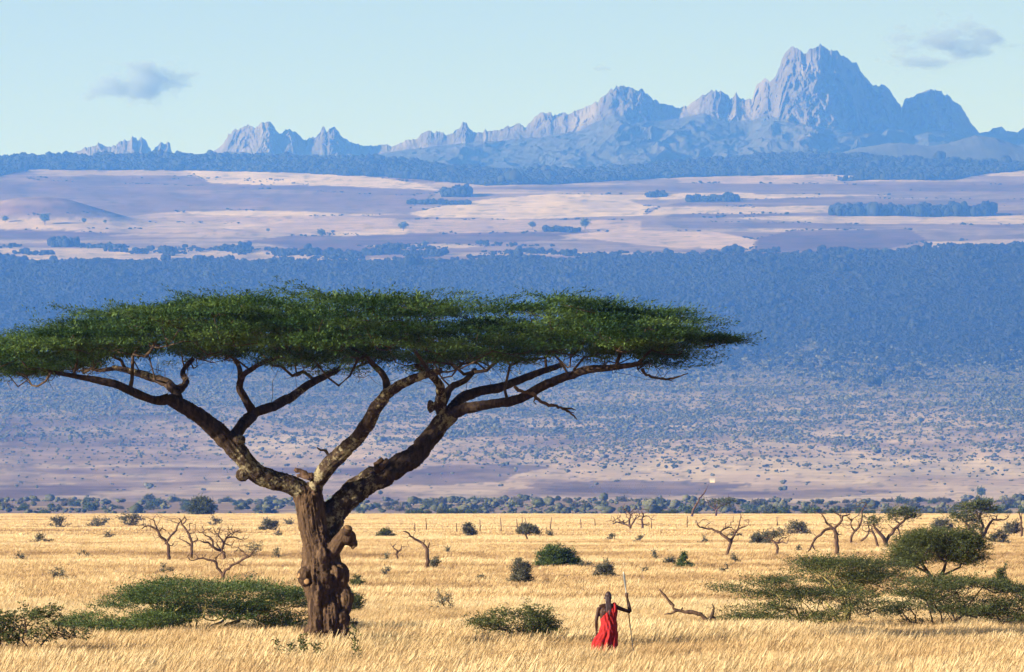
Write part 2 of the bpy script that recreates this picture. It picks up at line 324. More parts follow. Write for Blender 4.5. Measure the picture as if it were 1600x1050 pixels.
# nearer rounded hills below the summit
def hill(pts, dist, seed, label):
    p = np.array(pts, float); cx = np.arange(p[0, 0], p[-1, 0], 2.0); s = np.linspace(-1, 1, 40)
    A, B = np.meshgrid(cx, s); k = dist / F
    top = np.interp(A, p[:, 0], p[:, 1]) ; hgt = np.maximum(276 - top, 1) * k
    z = EYE + (HY - 276) * k + hgt * np.clip(1 - B ** 2, 0, 1) ** 0.9 + k * (2.6 * fbm(A / 22, B * 4, 4, seed) * (1 - B ** 2) * sstep(0, 0.3, np.abs(B)) + 0.5 * fbm(A / 5, B * 6, 2, seed + 5)) - (np.abs(B) == 1) * 200
    v = np.stack([(A - 800) / F * dist, dist - B * 500, z], -1).reshape(-1, 3)
    m, t_, b = material('moorland'); nn = N(t_, 'TexNoise'); nn.inputs['Scale'].default_value = 0.01; nn.inputs['Detail'].default_value = 7
    g = N(t_, 'NewGeometry'); t_.links.new(g.outputs['Position'], nn.inputs['Vector'])
    r = ramp(t_, [(0.35, (0.018, 0.022, 0.013)), (0.7, (0.045, 0.046, 0.03))]); t_.links.new(nn.outputs['Fac'], r.inputs[0]); t_.links.new(r.outputs[0], b.inputs['Base Color']); b.inputs['Roughness'].default_value = 1
    tag(link('hill', mesh_np('hill', v, grid_quads(40, len(cx))[:, ::-1], mats=[m])), label, 'hill', kind='structure')
hill([(1230, 276), (1290, 246), (1340, 232), (1390, 224), (1420, 226), (1450, 230), (1480, 225), (1520, 213), (1550, 216), (1600, 234), (1680, 250), (1800, 276)], 19000.0, 61, 'dark rounded moorland hill below the main summit')
# ------------------------------------------------------------------ plant tools
def v3(a): return np.asarray(a, float)
def norm(a): return a / np.maximum(np.linalg.norm(a, axis=-1, keepdims=True), 1e-9)
def at_np(px, py, d):
    px = np.asarray(px, float); d = np.asarray(d, float) + 0 * px
    return np.stack([(px - 800) / F * d, d, EYE + (HY - np.asarray(py, float)) / F * d], -1)

def tube(path, rad, sides, cap=True):
    """One tapering tube; returns verts, quads, tris."""
    path = v3(path); n = len(path); rad = v3(rad)
    tg = np.empty_like(path); tg[1:-1] = path[2:] - path[:-2]; tg[0] = path[1] - path[0]; tg[-1] = path[-1] - path[-2]; tg = norm(tg)
    ref = np.array([0.31, 0.83, 0.46]); a = norm(np.cross(tg, ref)); b = np.cross(tg, a)
    th = np.arange(sides) * 2 * np.pi / sides
    v = path[:, None] + rad[:, None, None] * (np.cos(th)[None, :, None] * a[:, None] + np.sin(th)[None, :, None] * b[:, None])
    v = v.reshape(-1, 3)
    i = np.arange(n - 1)[:, None] * sides; j = np.arange(sides)[None]; k = (j + 1) % sides
    q = np.stack([i + j, i + k, i + sides + k, i + sides + j], -1).reshape(-1, 4)
    t = np.zeros((0, 3), int)
    if cap:
        v = np.concatenate([v, path[:1], path[-1:]]); c0, c1 = n * sides, n * sides + 1; jj = np.arange(sides); kk = (jj + 1) % sides; e = (n - 1) * sides
        t = np.concatenate([np.stack([np.full(sides, c0), kk, jj], -1), np.stack([np.full(sides, c1), e + jj, e + kk], -1)])
    return v, q, t
class Geo:
    def __init__(self): self.v, self.q, self.t, self.c, self.n = [], [], [], [], 0
    def add(self, v, q=None, t=None, c=None):
        if q is not None and len(q): self.q.append(np.asarray(q) + self.n)
        if t is not None and len(t): self.t.append(np.asarray(t) + self.n)
        self.v.append(v); self.n += len(v)
        if c is not None: self.c.append(c)
    def mesh(self, name, mat, smooth=True):
        me = mesh_np(name, np.concatenate(self.v), np.concatenate(self.q) if self.q else None, np.concatenate(self.t) if self.t else None, smooth, [mat])
        if self.c: col_attr(me, 'Col', np.concatenate(self.c))
        return me

class Skeleton:
    """Nodes with parents; grown towards attraction points, radii by the pipe model."""
    def __init__(self): self.p, self.par, self.fix = [], [], []
    def add(self, pos, par, rad=None):
        self.p.append(np.array(pos, float)); self.par.append(par); self.fix.append(rad); return len(self.p) - 1
    def limb(self, pts, rads=None, start=None):
        prev = start
        for i, p in enumerate(pts): prev = self.add(p, -1 if prev is None else prev, None if rads is None else rads[i])
        return prev
    def grow(self, targets, rg, step=0.35, wob=0.12, up=0.25, root_pull=0.12):
        P = np.zeros((len(self.p) + len(targets) * 30, 3)); n = len(self.p); P[:n] = self.p
        dist0 = np.zeros(len(P))
        for i in range(n): dist0[i] = 0 if self.par[i] < 0 else dist0[self.par[i]] + np.linalg.norm(P[i] - P[self.par[i]])
        ends = []
        for T in targets:
            dv = T - P[:n]; dd = np.linalg.norm(dv, axis=1)
            cost = dd * (1 + 0.5 * np.clip(-dv[:, 2] / np.maximum(dd, 1e-6), 0, 1)) + root_pull * dist0[:n]
            i = int(np.argmin(cost)); d = dd[i]
            if d < step * 0.3: ends.append(i); continue
            k = max(1, min(28, int(round(d / step)))); a = P[i]; prev = i
            side = norm(rg.normal(size=3)) * d * wob; lift = np.array([0, 0, -d * up * rg.uniform(0.1, 0.7)])
            for m in range(1, k + 1):
                t = m / k; w = math.sin(math.pi * t)
                q = a + (T - a) * t + (side + lift) * w + (rg.normal(size=3) * step * wob * 0.6 if m < k else 0)
                self.add(q, prev); P[n] = q; dist0[n] = dist0[prev] + d / k; prev = n; n += 1
            ends.append(prev)
        return ends
    def radii(self, r0, power=2.4, fix=True, limit=None):
        n = len(self.p); w = np.zeros(n); kids = np.zeros(n, int)
        for i in range(n):
            if self.par[i] >= 0: kids[self.par[i]] += 1
        for i in range(n - 1, -1, -1):
            if kids[i] == 0: w[i] += 1
            if self.par[i] >= 0: w[self.par[i]] += w[i]
        r = r0 * w ** (1 / power)
        if limit is not None: r = np.minimum(r, limit)
        if fix:
            for i in range(n):
                if self.fix[i] is not None: r[i] = self.fix[i]
            for i in range(n):
                if self.fix[i] is None and self.par[i] >= 0: r[i] = min(r[i], r[self.par[i]] * 0.92)
        self.w = w; return r
    def tubes(self, r, geo, skip=lambda i: False, rmin=0.0, big=7, small=4, tip=0.45):
        n = len(self.p); child = [[] for _ in range(n)]
        for i in range(n):
            if self.par[i] >= 0: child[self.par[i]].append(i)
        starts = []
        for i in range(n):
            main = max(child[i], key=lambda c: r[c]) if child[i] else None
            for c in child[i]:
                if c != main or self.par[i] < 0 or skip(i): starts.append((i, c))
        for a, c in starts:
            if skip(c) and skip(a): continue
            path = [self.p[a], self.p[c]]; rad = [min(r[a], r[c] * 1.25), r[c]]; cur = c
            while child[cur]:
                nx = max(child[cur], key=lambda q: r[q])
                path.append(self.p[nx]); rad.append(r[nx]); cur = nx
            rad[-1] *= tip
            sd = big if rad[0] > 0.05 else (5 if rad[0] > 0.02 else small)
            geo.add(*tube(path, rad, sd))
        return geo

def sprays(P, D, ln, nleaf, leaf, width, rg, tint=None, spread=0.9, lift=0.25, droop=0.0, tilt=0.65):
    """Feathery leaf shoots: nleaf small diamond leaves set along each shoot."""
    n = len(P); P = np.repeat(P, nleaf, 0); D = np.repeat(norm(D), nleaf, 0); L = np.repeat(np.broadcast_to(ln, (n,)), nleaf)
    t = np.tile(np.linspace(0.08, 1, nleaf), n) + rg.uniform(-.06, .06, n * nleaf)
    up = np.array([0, 0, 1.0]); side = norm(np.cross(D, up) + 1e-6)
    sg = np.tile(np.where(np.arange(nleaf) % 2, 1.0, -1.0), n) * rg.uniform(0.3, 1.1, n * nleaf)
    o = P + D * (L * t)[:, None] + up * (-droop * L * t * t)[:, None] + rg.normal(size=P.shape) * (0.05 * L)[:, None]
    d = norm(D * rg.uniform(0.35, 1.0, (len(P), 1)) + side * (sg * spread)[:, None] + up * rg.normal(lift, 0.42, (len(P), 1)))
    w = norm(np.cross(d, up) * rg.normal(1, .3, (len(P), 1)) + up * rg.normal(0, tilt, (len(P), 1)) + 1e-6); w = norm(w - d * np.sum(w * d, -1, keepdims=True))
    ll = leaf * rg.uniform(0.65, 1.3, len(P)) ; ww = width * rg.uniform(0.7, 1.3, len(P))
    a = o; b = o + d * (ll * .5)[:, None] + w * (ww * .5)[:, None]; c = o + d * ll[:, None]; e = o + d * (ll * .5)[:, None] - w * (ww * .5)[:, None]
    v = np.stack([a, b, c, e], 1).reshape(-1, 3); q = np.arange(len(v)).reshape(-1, 4)
    col = np.zeros((len(v), 3)); tt = np.repeat(rg.uniform(0, 1, n) if tint is None else tint, nleaf) + rg.normal(0, .08, len(P))
    col[:, 0] = np.repeat(np.clip(tt, 0, 1), 4); col[:, 1] = np.repeat(rg.uniform(0, 1, len(P)), 4)
    return v, q, col

def leaf_material(name, stops, rough=0.6, trans=0.18):
    m, t, b = material(name)
    va = N(t, 'VertexColor', layer_name='Col'); sp = N(t, 'SeparateColor'); t.links.new(va.outputs[0], sp.inputs[0])
    r = ramp(t, stops); t.links.new(sp.outputs[0], r.inputs[0]); t.links.new(r.outputs[0], b.inputs['Base Color'])
    b.inputs['Roughness'].default_value = rough; b.inputs['Specular IOR Level'].default_value = 0.25
    tr = N(t, 'BsdfTranslucent'); mx = N(t, 'MixShader'); mx.inputs[0].default_value = trans
    br = N(t, 'VectorMath', operation='MULTIPLY'); br.inputs[1].default_value = (1.3, 1.25, 0.6); t.links.new(r.outputs[0], br.inputs[0]); t.links.new(br.outputs[0], tr.inputs[0])
    t.links.new(b.outputs[0], mx.inputs[1]); t.links.new(tr.outputs[0], mx.inputs[2]); t.links.new(mx.outputs[0], t.nodes['Material Output'].inputs[0])
    return m
def bark_material(name, dark, mid, light, scale=3.0, lichen=None, stretch=0.3, bump=0.06):
    m, t, b = material(name)
    tc = N(t, 'TexCoord'); mp = N(t, 'Mapping'); mp.inputs['Scale'].default_value = (1, 1, stretch)
    n1 = N(t, 'TexNoise'); n1.inputs['Scale'].default_value = scale * 3; n1.inputs['Detail'].default_value = 8; n1.inputs['Roughness'].default_value = 0.7
    t.links.new(tc.outputs['Object'], mp.inputs[0]); t.links.new(mp.outputs[0], n1.inputs[0])
    r = ramp(t, [(0.32, dark), (0.5, mid), (0.72, light)]); t.links.new(n1.outputs[0], r.inputs[0]); out = r.outputs[0]
    if lichen:
        n2 = N(t, 'TexNoise'); n2.inputs['Scale'].default_value = 4.5; n2.inputs['Detail'].default_value = 7; n2.inputs['Roughness'].default_value = 0.75; t.links.new(tc.outputs['Object'], n2.inputs[0])
        va = N(t, 'VertexColor', layer_name='Col'); sp = N(t, 'SeparateColor'); t.links.new(va.outputs[0], sp.inputs[0])
        ad = N(t, 'Math', operation='MULTIPLY_ADD'); ad.inputs[1].default_value = 0.22; t.links.new(sp.outputs[0], ad.inputs[0]); t.links.new(n2.outputs[0], ad.inputs[2])
        rr = ramp(t, [(0.72, (0, 0, 0)), (0.80, (1, 1, 1))]); t.links.new(ad.outputs[0], rr.inputs[0])
        mx = N(t, 'Mix', data_type='RGBA'); t.links.new(rr.outputs[0], mx.inputs[0]); t.links.new(out, mx.inputs[6]); mx.inputs[7].default_value = (*lichen, 1); out = mx.outputs[2]
    t.links.new(out, b.inputs['Base Color']); b.inputs['Roughness'].default_value = 0.9; b.inputs['Specular IOR Level'].default_value = 0.15
    bp = N(t, 'Bump'); bp.inputs['Strength'].default_value = 0.8; bp.inputs['Distance'].default_value = bump; t.links.new(n1.outputs[0], bp.inputs['Height']); t.links.new(bp.outputs[0], b.inputs['Normal'])
    return m
BARK = bark_material('acacia_bark', (0.018, 0.010, 0.005), (0.066, 0.036, 0.018), (0.145, 0.085, 0.042), lichen=(0.24, 0.19, 0.105))
BARK_LIMB_SHADED = bark_material('limb_bark_shaded', (0.010, 0.006, 0.004), (0.036, 0.021, 0.012), (0.085, 0.052, 0.028), lichen=(0.22, 0.175, 0.095))  # acacia bark darkened for the limbs: shade under the crown put into the colour
TWIG = bark_material('twig_bark', (0.03, 0.018, 0.011), (0.065, 0.04, 0.023), (0.12, 0.078, 0.043))
DEAD = bark_material('dead_wood', (0.032, 0.017, 0.010), (0.088, 0.048, 0.027), (0.17, 0.10, 0.058))
YELLOW = bark_material('yellow_bark', (0.14, 0.10, 0.03), (0.30, 0.23, 0.07), (0.42, 0.34, 0.12))
CUT, t_, b_ = material('cut_wood'); b_.inputs['Base Color'].default_value = (0.24, 0.125, 0.042, 1); b_.inputs['Roughness'].default_value = 0.85
LEAF_TREE = leaf_material('acacia_leaf', [(0.0, (0.012, 0.032, 0.007)), (0.5, (0.030, 0.066, 0.014)), (1.0, (0.095, 0.142, 0.030))])
LEAF_SHRUB = leaf_material('shrub_leaf', [(0.0, (0.030, 0.050, 0.012)), (0.5, (0.068, 0.098, 0.022)), (1.0, (0.125, 0.150, 0.040))])
LEAF_GREY = leaf_material('grey_leaf', [(0.0, (0.05, 0.047, 0.030)), (0.5, (0.10, 0.094, 0.060)), (1.0, (0.17, 0.155, 0.10))])
LEAF_OLIVE = leaf_material('olive_leaf', [(0.0, (0.03, 0.038, 0.010)), (0.5, (0.068, 0.078, 0.020)), (1.0, (0.13, 0.135, 0.04))])

# ------------------------------------------------------------------ the umbrella acacia
DT = 143.0
K = DT / F                                   # metres per photo pixel at the tree
def tp(px, py, dep=0.0): return at_np(px, py, DT) + np.array([0, dep, 0])
LIMBS = {  # name: (list of (px, py, radius px, depth m))
    'trunk': [(515, 1050, 42, 0), (514, 1030, 36, 0), (513, 1000, 29.5, 0), (512, 965, 27, 0), (509, 930, 29, 0), (504, 902, 33, 0), (502, 880, 30, 0), (500, 858, 26, 0), (492, 832, 23, 0), (486, 802, 23, 0), (481, 775, 24, 0)],
    'a': [(481, 772, 20, 0), (455, 757, 17, -.1), (425, 748, 17, -.2), (402, 738, 16.5, -.3), (387, 722, 17, -.4), (373, 704, 17, -.5), (353, 685, 16.5, -.6), (335, 668, 14.5, -.8), (313, 650, 13.5, -1.0), (292, 636, 12.5, -1.2), (268, 625, 11, -1.4)],
    'a1': [(268, 625, 10, -1.4), (248, 627, 8, -1.6), (218, 616, 7.5, -1.9), (186, 602, 7, -2.1), (150, 595, 6, -2.2), (110, 588, 4.5, -2.4), (75, 580, 3.5, -2.5)],
    'a2': [(285, 632, 10, -1.2), (275, 610, 9, -.7), (255, 596, 8.5, -.2), (232, 588, 7.5, .3), (205, 580, 6, .8), (170, 572, 4.5, 1.2)],
    'a3': [(280, 612, 8, -.8), (292, 598, 6.5, -.4), (285, 580, 5.5, .2), (300, 560, 4.5, .6)],
    'b': [(361, 692, 14, -.6), (377, 668, 11, -.3), (398, 646, 9.5, .3), (425, 634, 9, .8), (452, 619, 8.5, 1.3), (476, 600, 7.5, 1.8), (500, 586, 6.5, 2.2), (522, 574, 5.5, 2.6)],
    'b1': [(396, 647, 8.5, .2), (386, 628, 7, .1), (375, 608, 6.5, -.1), (378, 591, 6, -.3), (392, 579, 5, -.6), (415, 567, 4.2, -.9), (438, 560, 3.5, -1.2)],
    'b2': [(377, 592, 5.5, -.3), (373, 572, 4.5, 0), (362, 556, 3.5, .2)],
    'c': [(486, 785, 17, 0), (492, 762, 14.5, -.1), (506, 738, 14, -.4), (530, 714, 14, -.8), (556, 690, 13, -1.2), (576, 665, 12.5, -1.6), (589, 640, 11.5, -1.9), (607, 619, 10, -2.3), (632, 603, 9, -2.7), (658, 593, 8, -3.1), (692, 584, 6, -3.6)],
    'c1': [(606, 620, 8, -2.2), (607, 600, 6.5, -2.2), (596, 582, 5.5, -2.0), (578, 566, 4, -1.7)],
    'r': [(503, 862, 22, 0), (508, 835, 20, .1), (517, 806, 22, .2), (536, 783, 22, .3), (561, 763, 21, .4), (590, 746, 20.5, .5), (620, 729, 19, .6), (650, 709, 19, .7), (668, 688, 17, .8), (688, 662, 16, .9), (706, 643, 14.5, .9)],
    'r1': [(706, 643, 13, .9), (727, 637, 10.5, .6), (762, 632, 9.5, .2), (800, 627, 9, -.2), (828, 616, 9, -.6), (850, 603, 9, -.9), (882, 591, 8, -1.3), (920, 580, 7, -1.7), (960, 577, 6, -2), (1000, 571, 4.5, -2.3)],
    'r2': [(704, 640, 11, 1), (718, 622, 9.5, 1.4), (742, 611, 9, 1.8), (775, 604, 8.5, 2.2), (803, 594, 7.5, 2.6), (842, 578, 6.5, 3), (882, 564, 5, 3.5)],
    'r3': [(694, 655, 12, .9), (688, 636, 11, .8), (688, 615, 9, .5), (686, 600, 8, .1), (672, 586, 6, -.4), (650, 572, 4.5, -.9)],
    'r4': [(690, 628, 9, .8), (704, 604, 6.5, 1.2), (726, 592, 5.5, 1.7), (742, 574, 4.5, 2.1)],
    'stub': [(508, 872, 15, -.15), (525, 855, 13, -.3), (536, 840, 11.5, -.4), (542, 830, 11, -.42)],
}
LIMB_PARENT = {'a': 'trunk', 'a1': 'a', 'a2': 'a', 'a3': 'a2', 'b': 'a', 'b1': 'b', 'b2': 'b1', 'c': 'trunk', 'c1': 'c', 'r': 'trunk', 'r1': 'r', 'r2': 'r', 'r3': 'r', 'r4': 'r3', 'stub': 'trunk'}
def densify(pts, rad, seg):
    p = [pts[0]]; r = [rad[0]]
    m = np.zeros_like(pts); m[1:-1] = (pts[2:] - pts[:-2]) * .5; m[0] = pts[1] - pts[0]; m[-1] = pts[-1] - pts[-2]
    for i in range(len(pts) - 1):
        k = max(1, int(np.linalg.norm(pts[i + 1] - pts[i]) / seg))
        for j in range(1, k + 1):
            t = j / k; h = (2*t**3-3*t**2+1)*pts[i] + (t**3-2*t**2+t)*m[i] + (-2*t**3+3*t**2)*pts[i+1] + (t**3-t**2)*m[i+1]
            p.append(h); r.append(rad[i] * (1 - t) + rad[i + 1] * t)
    return np.array(p), np.array(r)
limb_pts = {}
trunk_geo = Geo(); seg_a, seg_b, seg_r, seg_id = [], [], [], []
names = list(LIMBS)
rt = np.random.default_rng(5)
for li, nm in enumerate(names):
    a = np.array(LIMBS[nm], float); p = np.array([tp(x, y, dd) for x, y, r, dd in a]); p, r = densify(p, a[:, 2] * K * (.97 if nm == 'trunk' else .86), 0.12)
    if nm != 'trunk': r = r * (1 + 0.09 * fbm(np.arange(len(r)) / 3.2, np.full(len(r), li * 7.0), 3, 71)); p[1:-1] += rt.normal(size=p[1:-1].shape) * r[1:-1, None] * 0.06
    limb_pts[nm] = (p, r); trunk_geo.add(*tube(p, r, 14)); seg_a.append(p[:-1]); seg_b.append(p[1:]); seg_r.append(r[:-1]); seg_id.append(np.full(len(p) - 1, li))
# burls, flutes and knots on the trunk
def blob(px, py, dep, r, sx=1, sz=1):
    c = tp(px, py, dep); u = np.linspace(0, np.pi, 9); w = np.linspace(0, 2 * np.pi, 12, endpoint=False)
    path = np.array([c + np.array([0, 0, -math.cos(q) * r * K * sz]) for q in u]); tv, tq, tt = tube(path, np.maximum(np.sin(u), .05) * r * K * sx, 12); trunk_geo.add(tv, tq, tt)
for bx, by, bd, br, bsz in [(478, 900, -.25, 14, 1.2), (533, 900, -.25, 17, 1.4), (505, 868, -.38, 12, 1.3), (526, 895, -.40, 11, 1), (510, 902, -.46, 9, 1), (536, 965, -.28, 12, 1.2), (545, 840, -.4, 15, 1), (552, 848, -.35, 9, 1), (540, 935, -.2, 13, 2.2), (494, 960, -.3, 13, 4), (519, 975, -.36, 11, 4), (537, 1000, -.25, 13, 3), (486, 1005, -.1, 15, 2.5), (498, 925, -.4, 10, 2.5), (523, 1005, -.38, 12, 2), (672, 634, .8, 7, 1.8), (663, 688, .6, 12, 1), (612, 740, .3, 12, 1), (372, 688, -.6, 14, .8), (585, 652, -1.8, 9, 1), (380, 742, -.4, 12, 1), (520, 800, .1, 12, 1.6)]:
    blob(bx, by, bd, br * .86, 1, bsz)
raw = link('raw', trunk_geo.mesh('raw', BARK))
md = raw.modifiers.new('r', 'REMESH'); md.mode = 'VOXEL'; md.voxel_size = 0.026
dg = bpy.context.evaluated_depsgraph_get(); ev = raw.evaluated_get(dg); rem = bpy.data.meshes.new_from_object(ev)
bpy.data.objects.remove(raw)
nv = len(rem.vertices); tv = np.empty(nv * 3, np.float32); rem.vertices.foreach_get('co', tv); tv = tv.reshape(-1, 3).astype(float)
nrm = np.empty(nv * 3, np.float32); rem.vertices.foreach_get('normal', nrm); nrm = nrm.reshape(-1, 3).astype(float)
npoly = len(rem.polygons); lt = np.empty(npoly, np.int32); rem.polygons.foreach_get('loop_total', lt); lv = np.empty(len(rem.loops), np.int32); rem.loops.foreach_get('vertex_index', lv)
tq = lv.reshape(-1, 4) if (lt == 4).all() else None
ed = np.empty(len(rem.edges) * 2, np.int32); rem.edges.foreach_get('vertices', ed); ed = ed.reshape(-1, 2)
for _ in range(2):
    acc = np.zeros_like(tv); cnt = np.zeros(nv)
    np.add.at(acc, ed[:, 0], tv[ed[:, 1]]); np.add.at(acc, ed[:, 1], tv[ed[:, 0]]); np.add.at(cnt, ed.reshape(-1), 1)
    tv = tv * 0.5 + 0.5 * acc / np.maximum(cnt, 1)[:, None]
SA, SB, SR, SI = np.concatenate(seg_a), np.concatenate(seg_b), np.concatenate(seg_r), np.concatenate(seg_id)
best = np.full(nv, 1e9); which = np.zeros(nv, int); arc = np.zeros(nv)
for s in range(len(SA)):
    d = SB[s] - SA[s]; l2 = d @ d; tt = np.clip((tv - SA[s]) @ d / l2, 0, 1)
    q = np.linalg.norm(tv - SA[s] - tt[:, None] * d, axis=1) / SR[s]
    m = q < best; best[m] = q[m]; which[m] = s; arc[m] = s * 0.12 + tt[m] * math.sqrt(l2)
axis = norm(SB - SA)[which]; rel = tv - SA[which]; rel = norm(rel - axis * np.sum(rel * axis, 1, keepdims=True))
ra = norm(np.cross(axis, np.array([0.2, 0.95, 0.2]))); rb = np.cross(axis, ra); ang = np.arctan2(np.sum(rel * rb, 1), np.sum(rel * ra, 1)); rr = SR[which]
gro = ridged(np.cos(ang) * 3.2 * (rr / .3 + .5) + arc * .35, np.sin(ang) * 3.2 * (rr / .3 + .5) + arc * 0.5, 4, 81, .6) - .6 + .45 * (ridged(np.cos(ang) * 8 * (rr / .3 + .4) + arc * 1.1, np.sin(ang) * 8 * (rr / .3 + .4) - arc * 1.3, 2, 82, .6) - .6)
tv += nrm * (rr * 0.30 * gro)[:, None] * np.clip(rr / 0.12, .3, 1)[:, None]
tv += nrm * (rr * 0.13 * fbm(arc * 2.2 + np.cos(ang), np.sin(ang) * 1.5 + tv[:, 1], 3, 83))[:, None]
tc_ = np.zeros((nv, 3)); tc_[:, 0] = np.clip(np.isin(SI[which], [names.index(k) for k in ('a', 'b', 'c', 'r', 'a2', 'r3')]) * 0.9 * sstep(.4, .9, fbm(tv[:, 0] * .8, tv[:, 2] * .8, 2, 87) + .6) + 0.15, 0, 1)
base = foot(514, DT)
acacia = bpy.data.objects.new('acacia_tree', None); C.objects.link(acacia); acacia.location = base
tag(acacia, 'huge flat-topped umbrella acacia with forked gnarled trunk standing in golden grass', 'tree')
tv -= np.array(base)
fid = SI[which[tq]]; fid = np.array([np.bincount(f).argmax() for f in fid])
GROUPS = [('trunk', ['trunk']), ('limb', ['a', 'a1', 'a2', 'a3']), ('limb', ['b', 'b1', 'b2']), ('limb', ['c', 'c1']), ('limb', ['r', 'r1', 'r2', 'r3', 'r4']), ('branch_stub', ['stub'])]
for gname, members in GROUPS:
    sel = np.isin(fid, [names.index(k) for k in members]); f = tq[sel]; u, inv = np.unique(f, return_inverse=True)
    me = mesh_np(gname, tv[u], inv.reshape(-1, 4), mats=[BARK_LIMB_SHADED if gname == 'limb' else BARK]); col_attr(me, 'Col', tc_[u]); link(gname, me, acacia)
bpy.data.meshes.remove(rem)
# pale saw cuts on the trunk
def cut_disc(px, py, dep, r, direction, name='branch_stub'):
    c = tp(px, py, dep) - np.array(base); d = norm(v3(direction)); g = Geo()
    g.add(*tube([c - d * r * K * 1.6, c - d * r * K * .4, c], [r * K * 1.25, r * K * 1.12, r * K], 10))
    o = link(name, g.mesh(name, BARK), acacia); g2 = Geo(); g2.add(*tube([c + d * .002, c + d * .006], [r * K * .86, r * K * .8], 10)); link('cut_face', g2.mesh('cut_face', CUT), o)
for a in [(467, 899, -.36, 5, (-.7, -.6, .2)), (480, 908, -.47, 5, (-.15, -1, .1)), (505, 866, -.50, 4.5, (.1, -1, .2)), (537, 965, -.43, 4, (.2, -1, .1)), (545, 824, -.60, 7, (.3, -.6, .9)), (592, 719, .25, 5, (-.5, -.4, .8))]:
    cut_disc(*a)

# crown: leaf clumps spread through a shallow dome, twigs grown from the limbs to them
CTOP = np.array([(-75, 560), (-50, 543), (-10, 528), (50, 514), (120, 500), (160, 488), (200, 478), (300, 463), (380, 456), (450, 455), (550, 452), (650, 457), (720, 460), (800, 465), (850, 460), (900, 457), (950, 471), (1000, 474), (1030, 474), (1055, 487), (1088, 508), (1116, 526)], float); CTOP[:, 1] += 9
CBOT = np.array([(-75, 575), (-50, 588), (0, 598), (60, 590), (130, 576), (200, 572), (300, 568), (400, 566), (450, 578), (520, 588), (600, 586), (680, 586), (760, 578), (850, 571), (920, 568), (1000, 577), (1025, 582), (1055, 574), (1088, 550), (1116, 534)], float); CBOT[(CBOT[:, 0] > 150) & (CBOT[:, 0] < 1050), 1] -= 6
rc = np.random.default_rng(23)
CXc, RXc, RYc = 528.0, 606.0, 7.0
cl = []
while len(cl) < 640:
    px = rc.uniform(-72, 1114); u = (px - CXc) / RXc
    dep = rc.uniform(-1, 1) * RYc * math.sqrt(max(0.0, 1 - u * u)) ; v = abs(dep) / RYc
    rho = min(1.0, math.sqrt(u * u + v * v))
    top, bot = np.interp(px, CTOP[:, 0], CTOP[:, 1]), np.interp(px, CBOT[:, 0], CBOT[:, 1])
    edge = math.sqrt(max(0, 1 - rho ** 2.6)) if v > .3 else 1
    thick = (bot - top); mid = top + thick * .62
    top2 = mid - (mid - top) * (0.42 + .58 * edge); bot2 = mid + (bot - mid) * (.35 + .65 * edge)
    f = rc.beta(1.0, 1.15); py = top2 + 5 + (bot2 - top2 - 9) * f
    # gaps between layers of the crown
    if vnoise(np.array([px / 90.0]), np.array([dep / 1.6 + 30 + py / 24]), 91)[0] < 0.40: continue
    cl.append((px, py, dep, f, u, dep / RYc))
cl = np.array(cl)
CP = at_np(cl[:, 0], cl[:, 1], DT) + np.stack([0 * cl[:, 2], cl[:, 2], 0 * cl[:, 2]], -1) - np.array(base)
sk = Skeleton(); tip_of = {}
for nm in names:
    if nm == 'stub': continue
    p, r = limb_pts[nm]; p = p[::2] - np.array(base); r = r[::2]; st = None
    if nm in LIMB_PARENT:
        pp = np.array(sk.p); st = int(np.argmin(np.linalg.norm(pp - p[0], axis=1)))
    for i in range(len(p)): st = sk.add(p[i], -1 if st is None else st, r[i])
nfix = len(sk.p)
pfix = np.array(sk.p)
dmin = np.array([np.min(np.linalg.norm(pfix - c, axis=1)) for c in CP]); order = np.argsort(dmin)
low = CP + np.array([0, 0, -0.12])
for i in range(nfix):    # only the upper wood carries twigs
    if sk.p[i][2] < 4.6: sk.p[i] = sk.p[i] + 0
keep = sk.p[:]
for i in range(nfix):
    if keep[i][2] < 5.2: sk.p[i] = keep[i] - np.array([0, 0, 60.0])
ends = sk.grow(low[order], rc, 0.4, 0.10, 0.35, 0.10)
n2 = len(sk.p)
SP, SD, ST, tgt = [], [], [], []
for c, row in zip(CP, cl):
    ns = int(rc.integers(38, 56)); rad = rc.uniform(.32, .6)
    a = rc.uniform(0, 2 * np.pi, ns); rr_ = np.sqrt(rc.uniform(0, 1, ns)) * rad
    P = c + np.stack([np.cos(a) * rr_ * 1.25, np.sin(a) * rr_, rc.normal(0, .032, ns) + .05 * (1 - (rr_ / rad) ** 2)], -1)
    out = np.array([row[4] * 1.5, row[5] * 1.0, 0.0])
    D = np.stack([np.cos(a), np.sin(a), rc.normal(.10, .16, ns)], -1) + out * rc.uniform(.6, 1.9, (ns, 1))
    SP.append(P - norm(D) * .12); SD.append(D); ST.append(np.clip(rc.normal(.48 + .30 * rc.normal(), .15, ns), 0, 1))
    for j in rc.choice(ns, 3, replace=False): tgt.append(P[j])
SP, SD, ST = np.concatenate(SP), np.concatenate(SD), np.concatenate(ST)
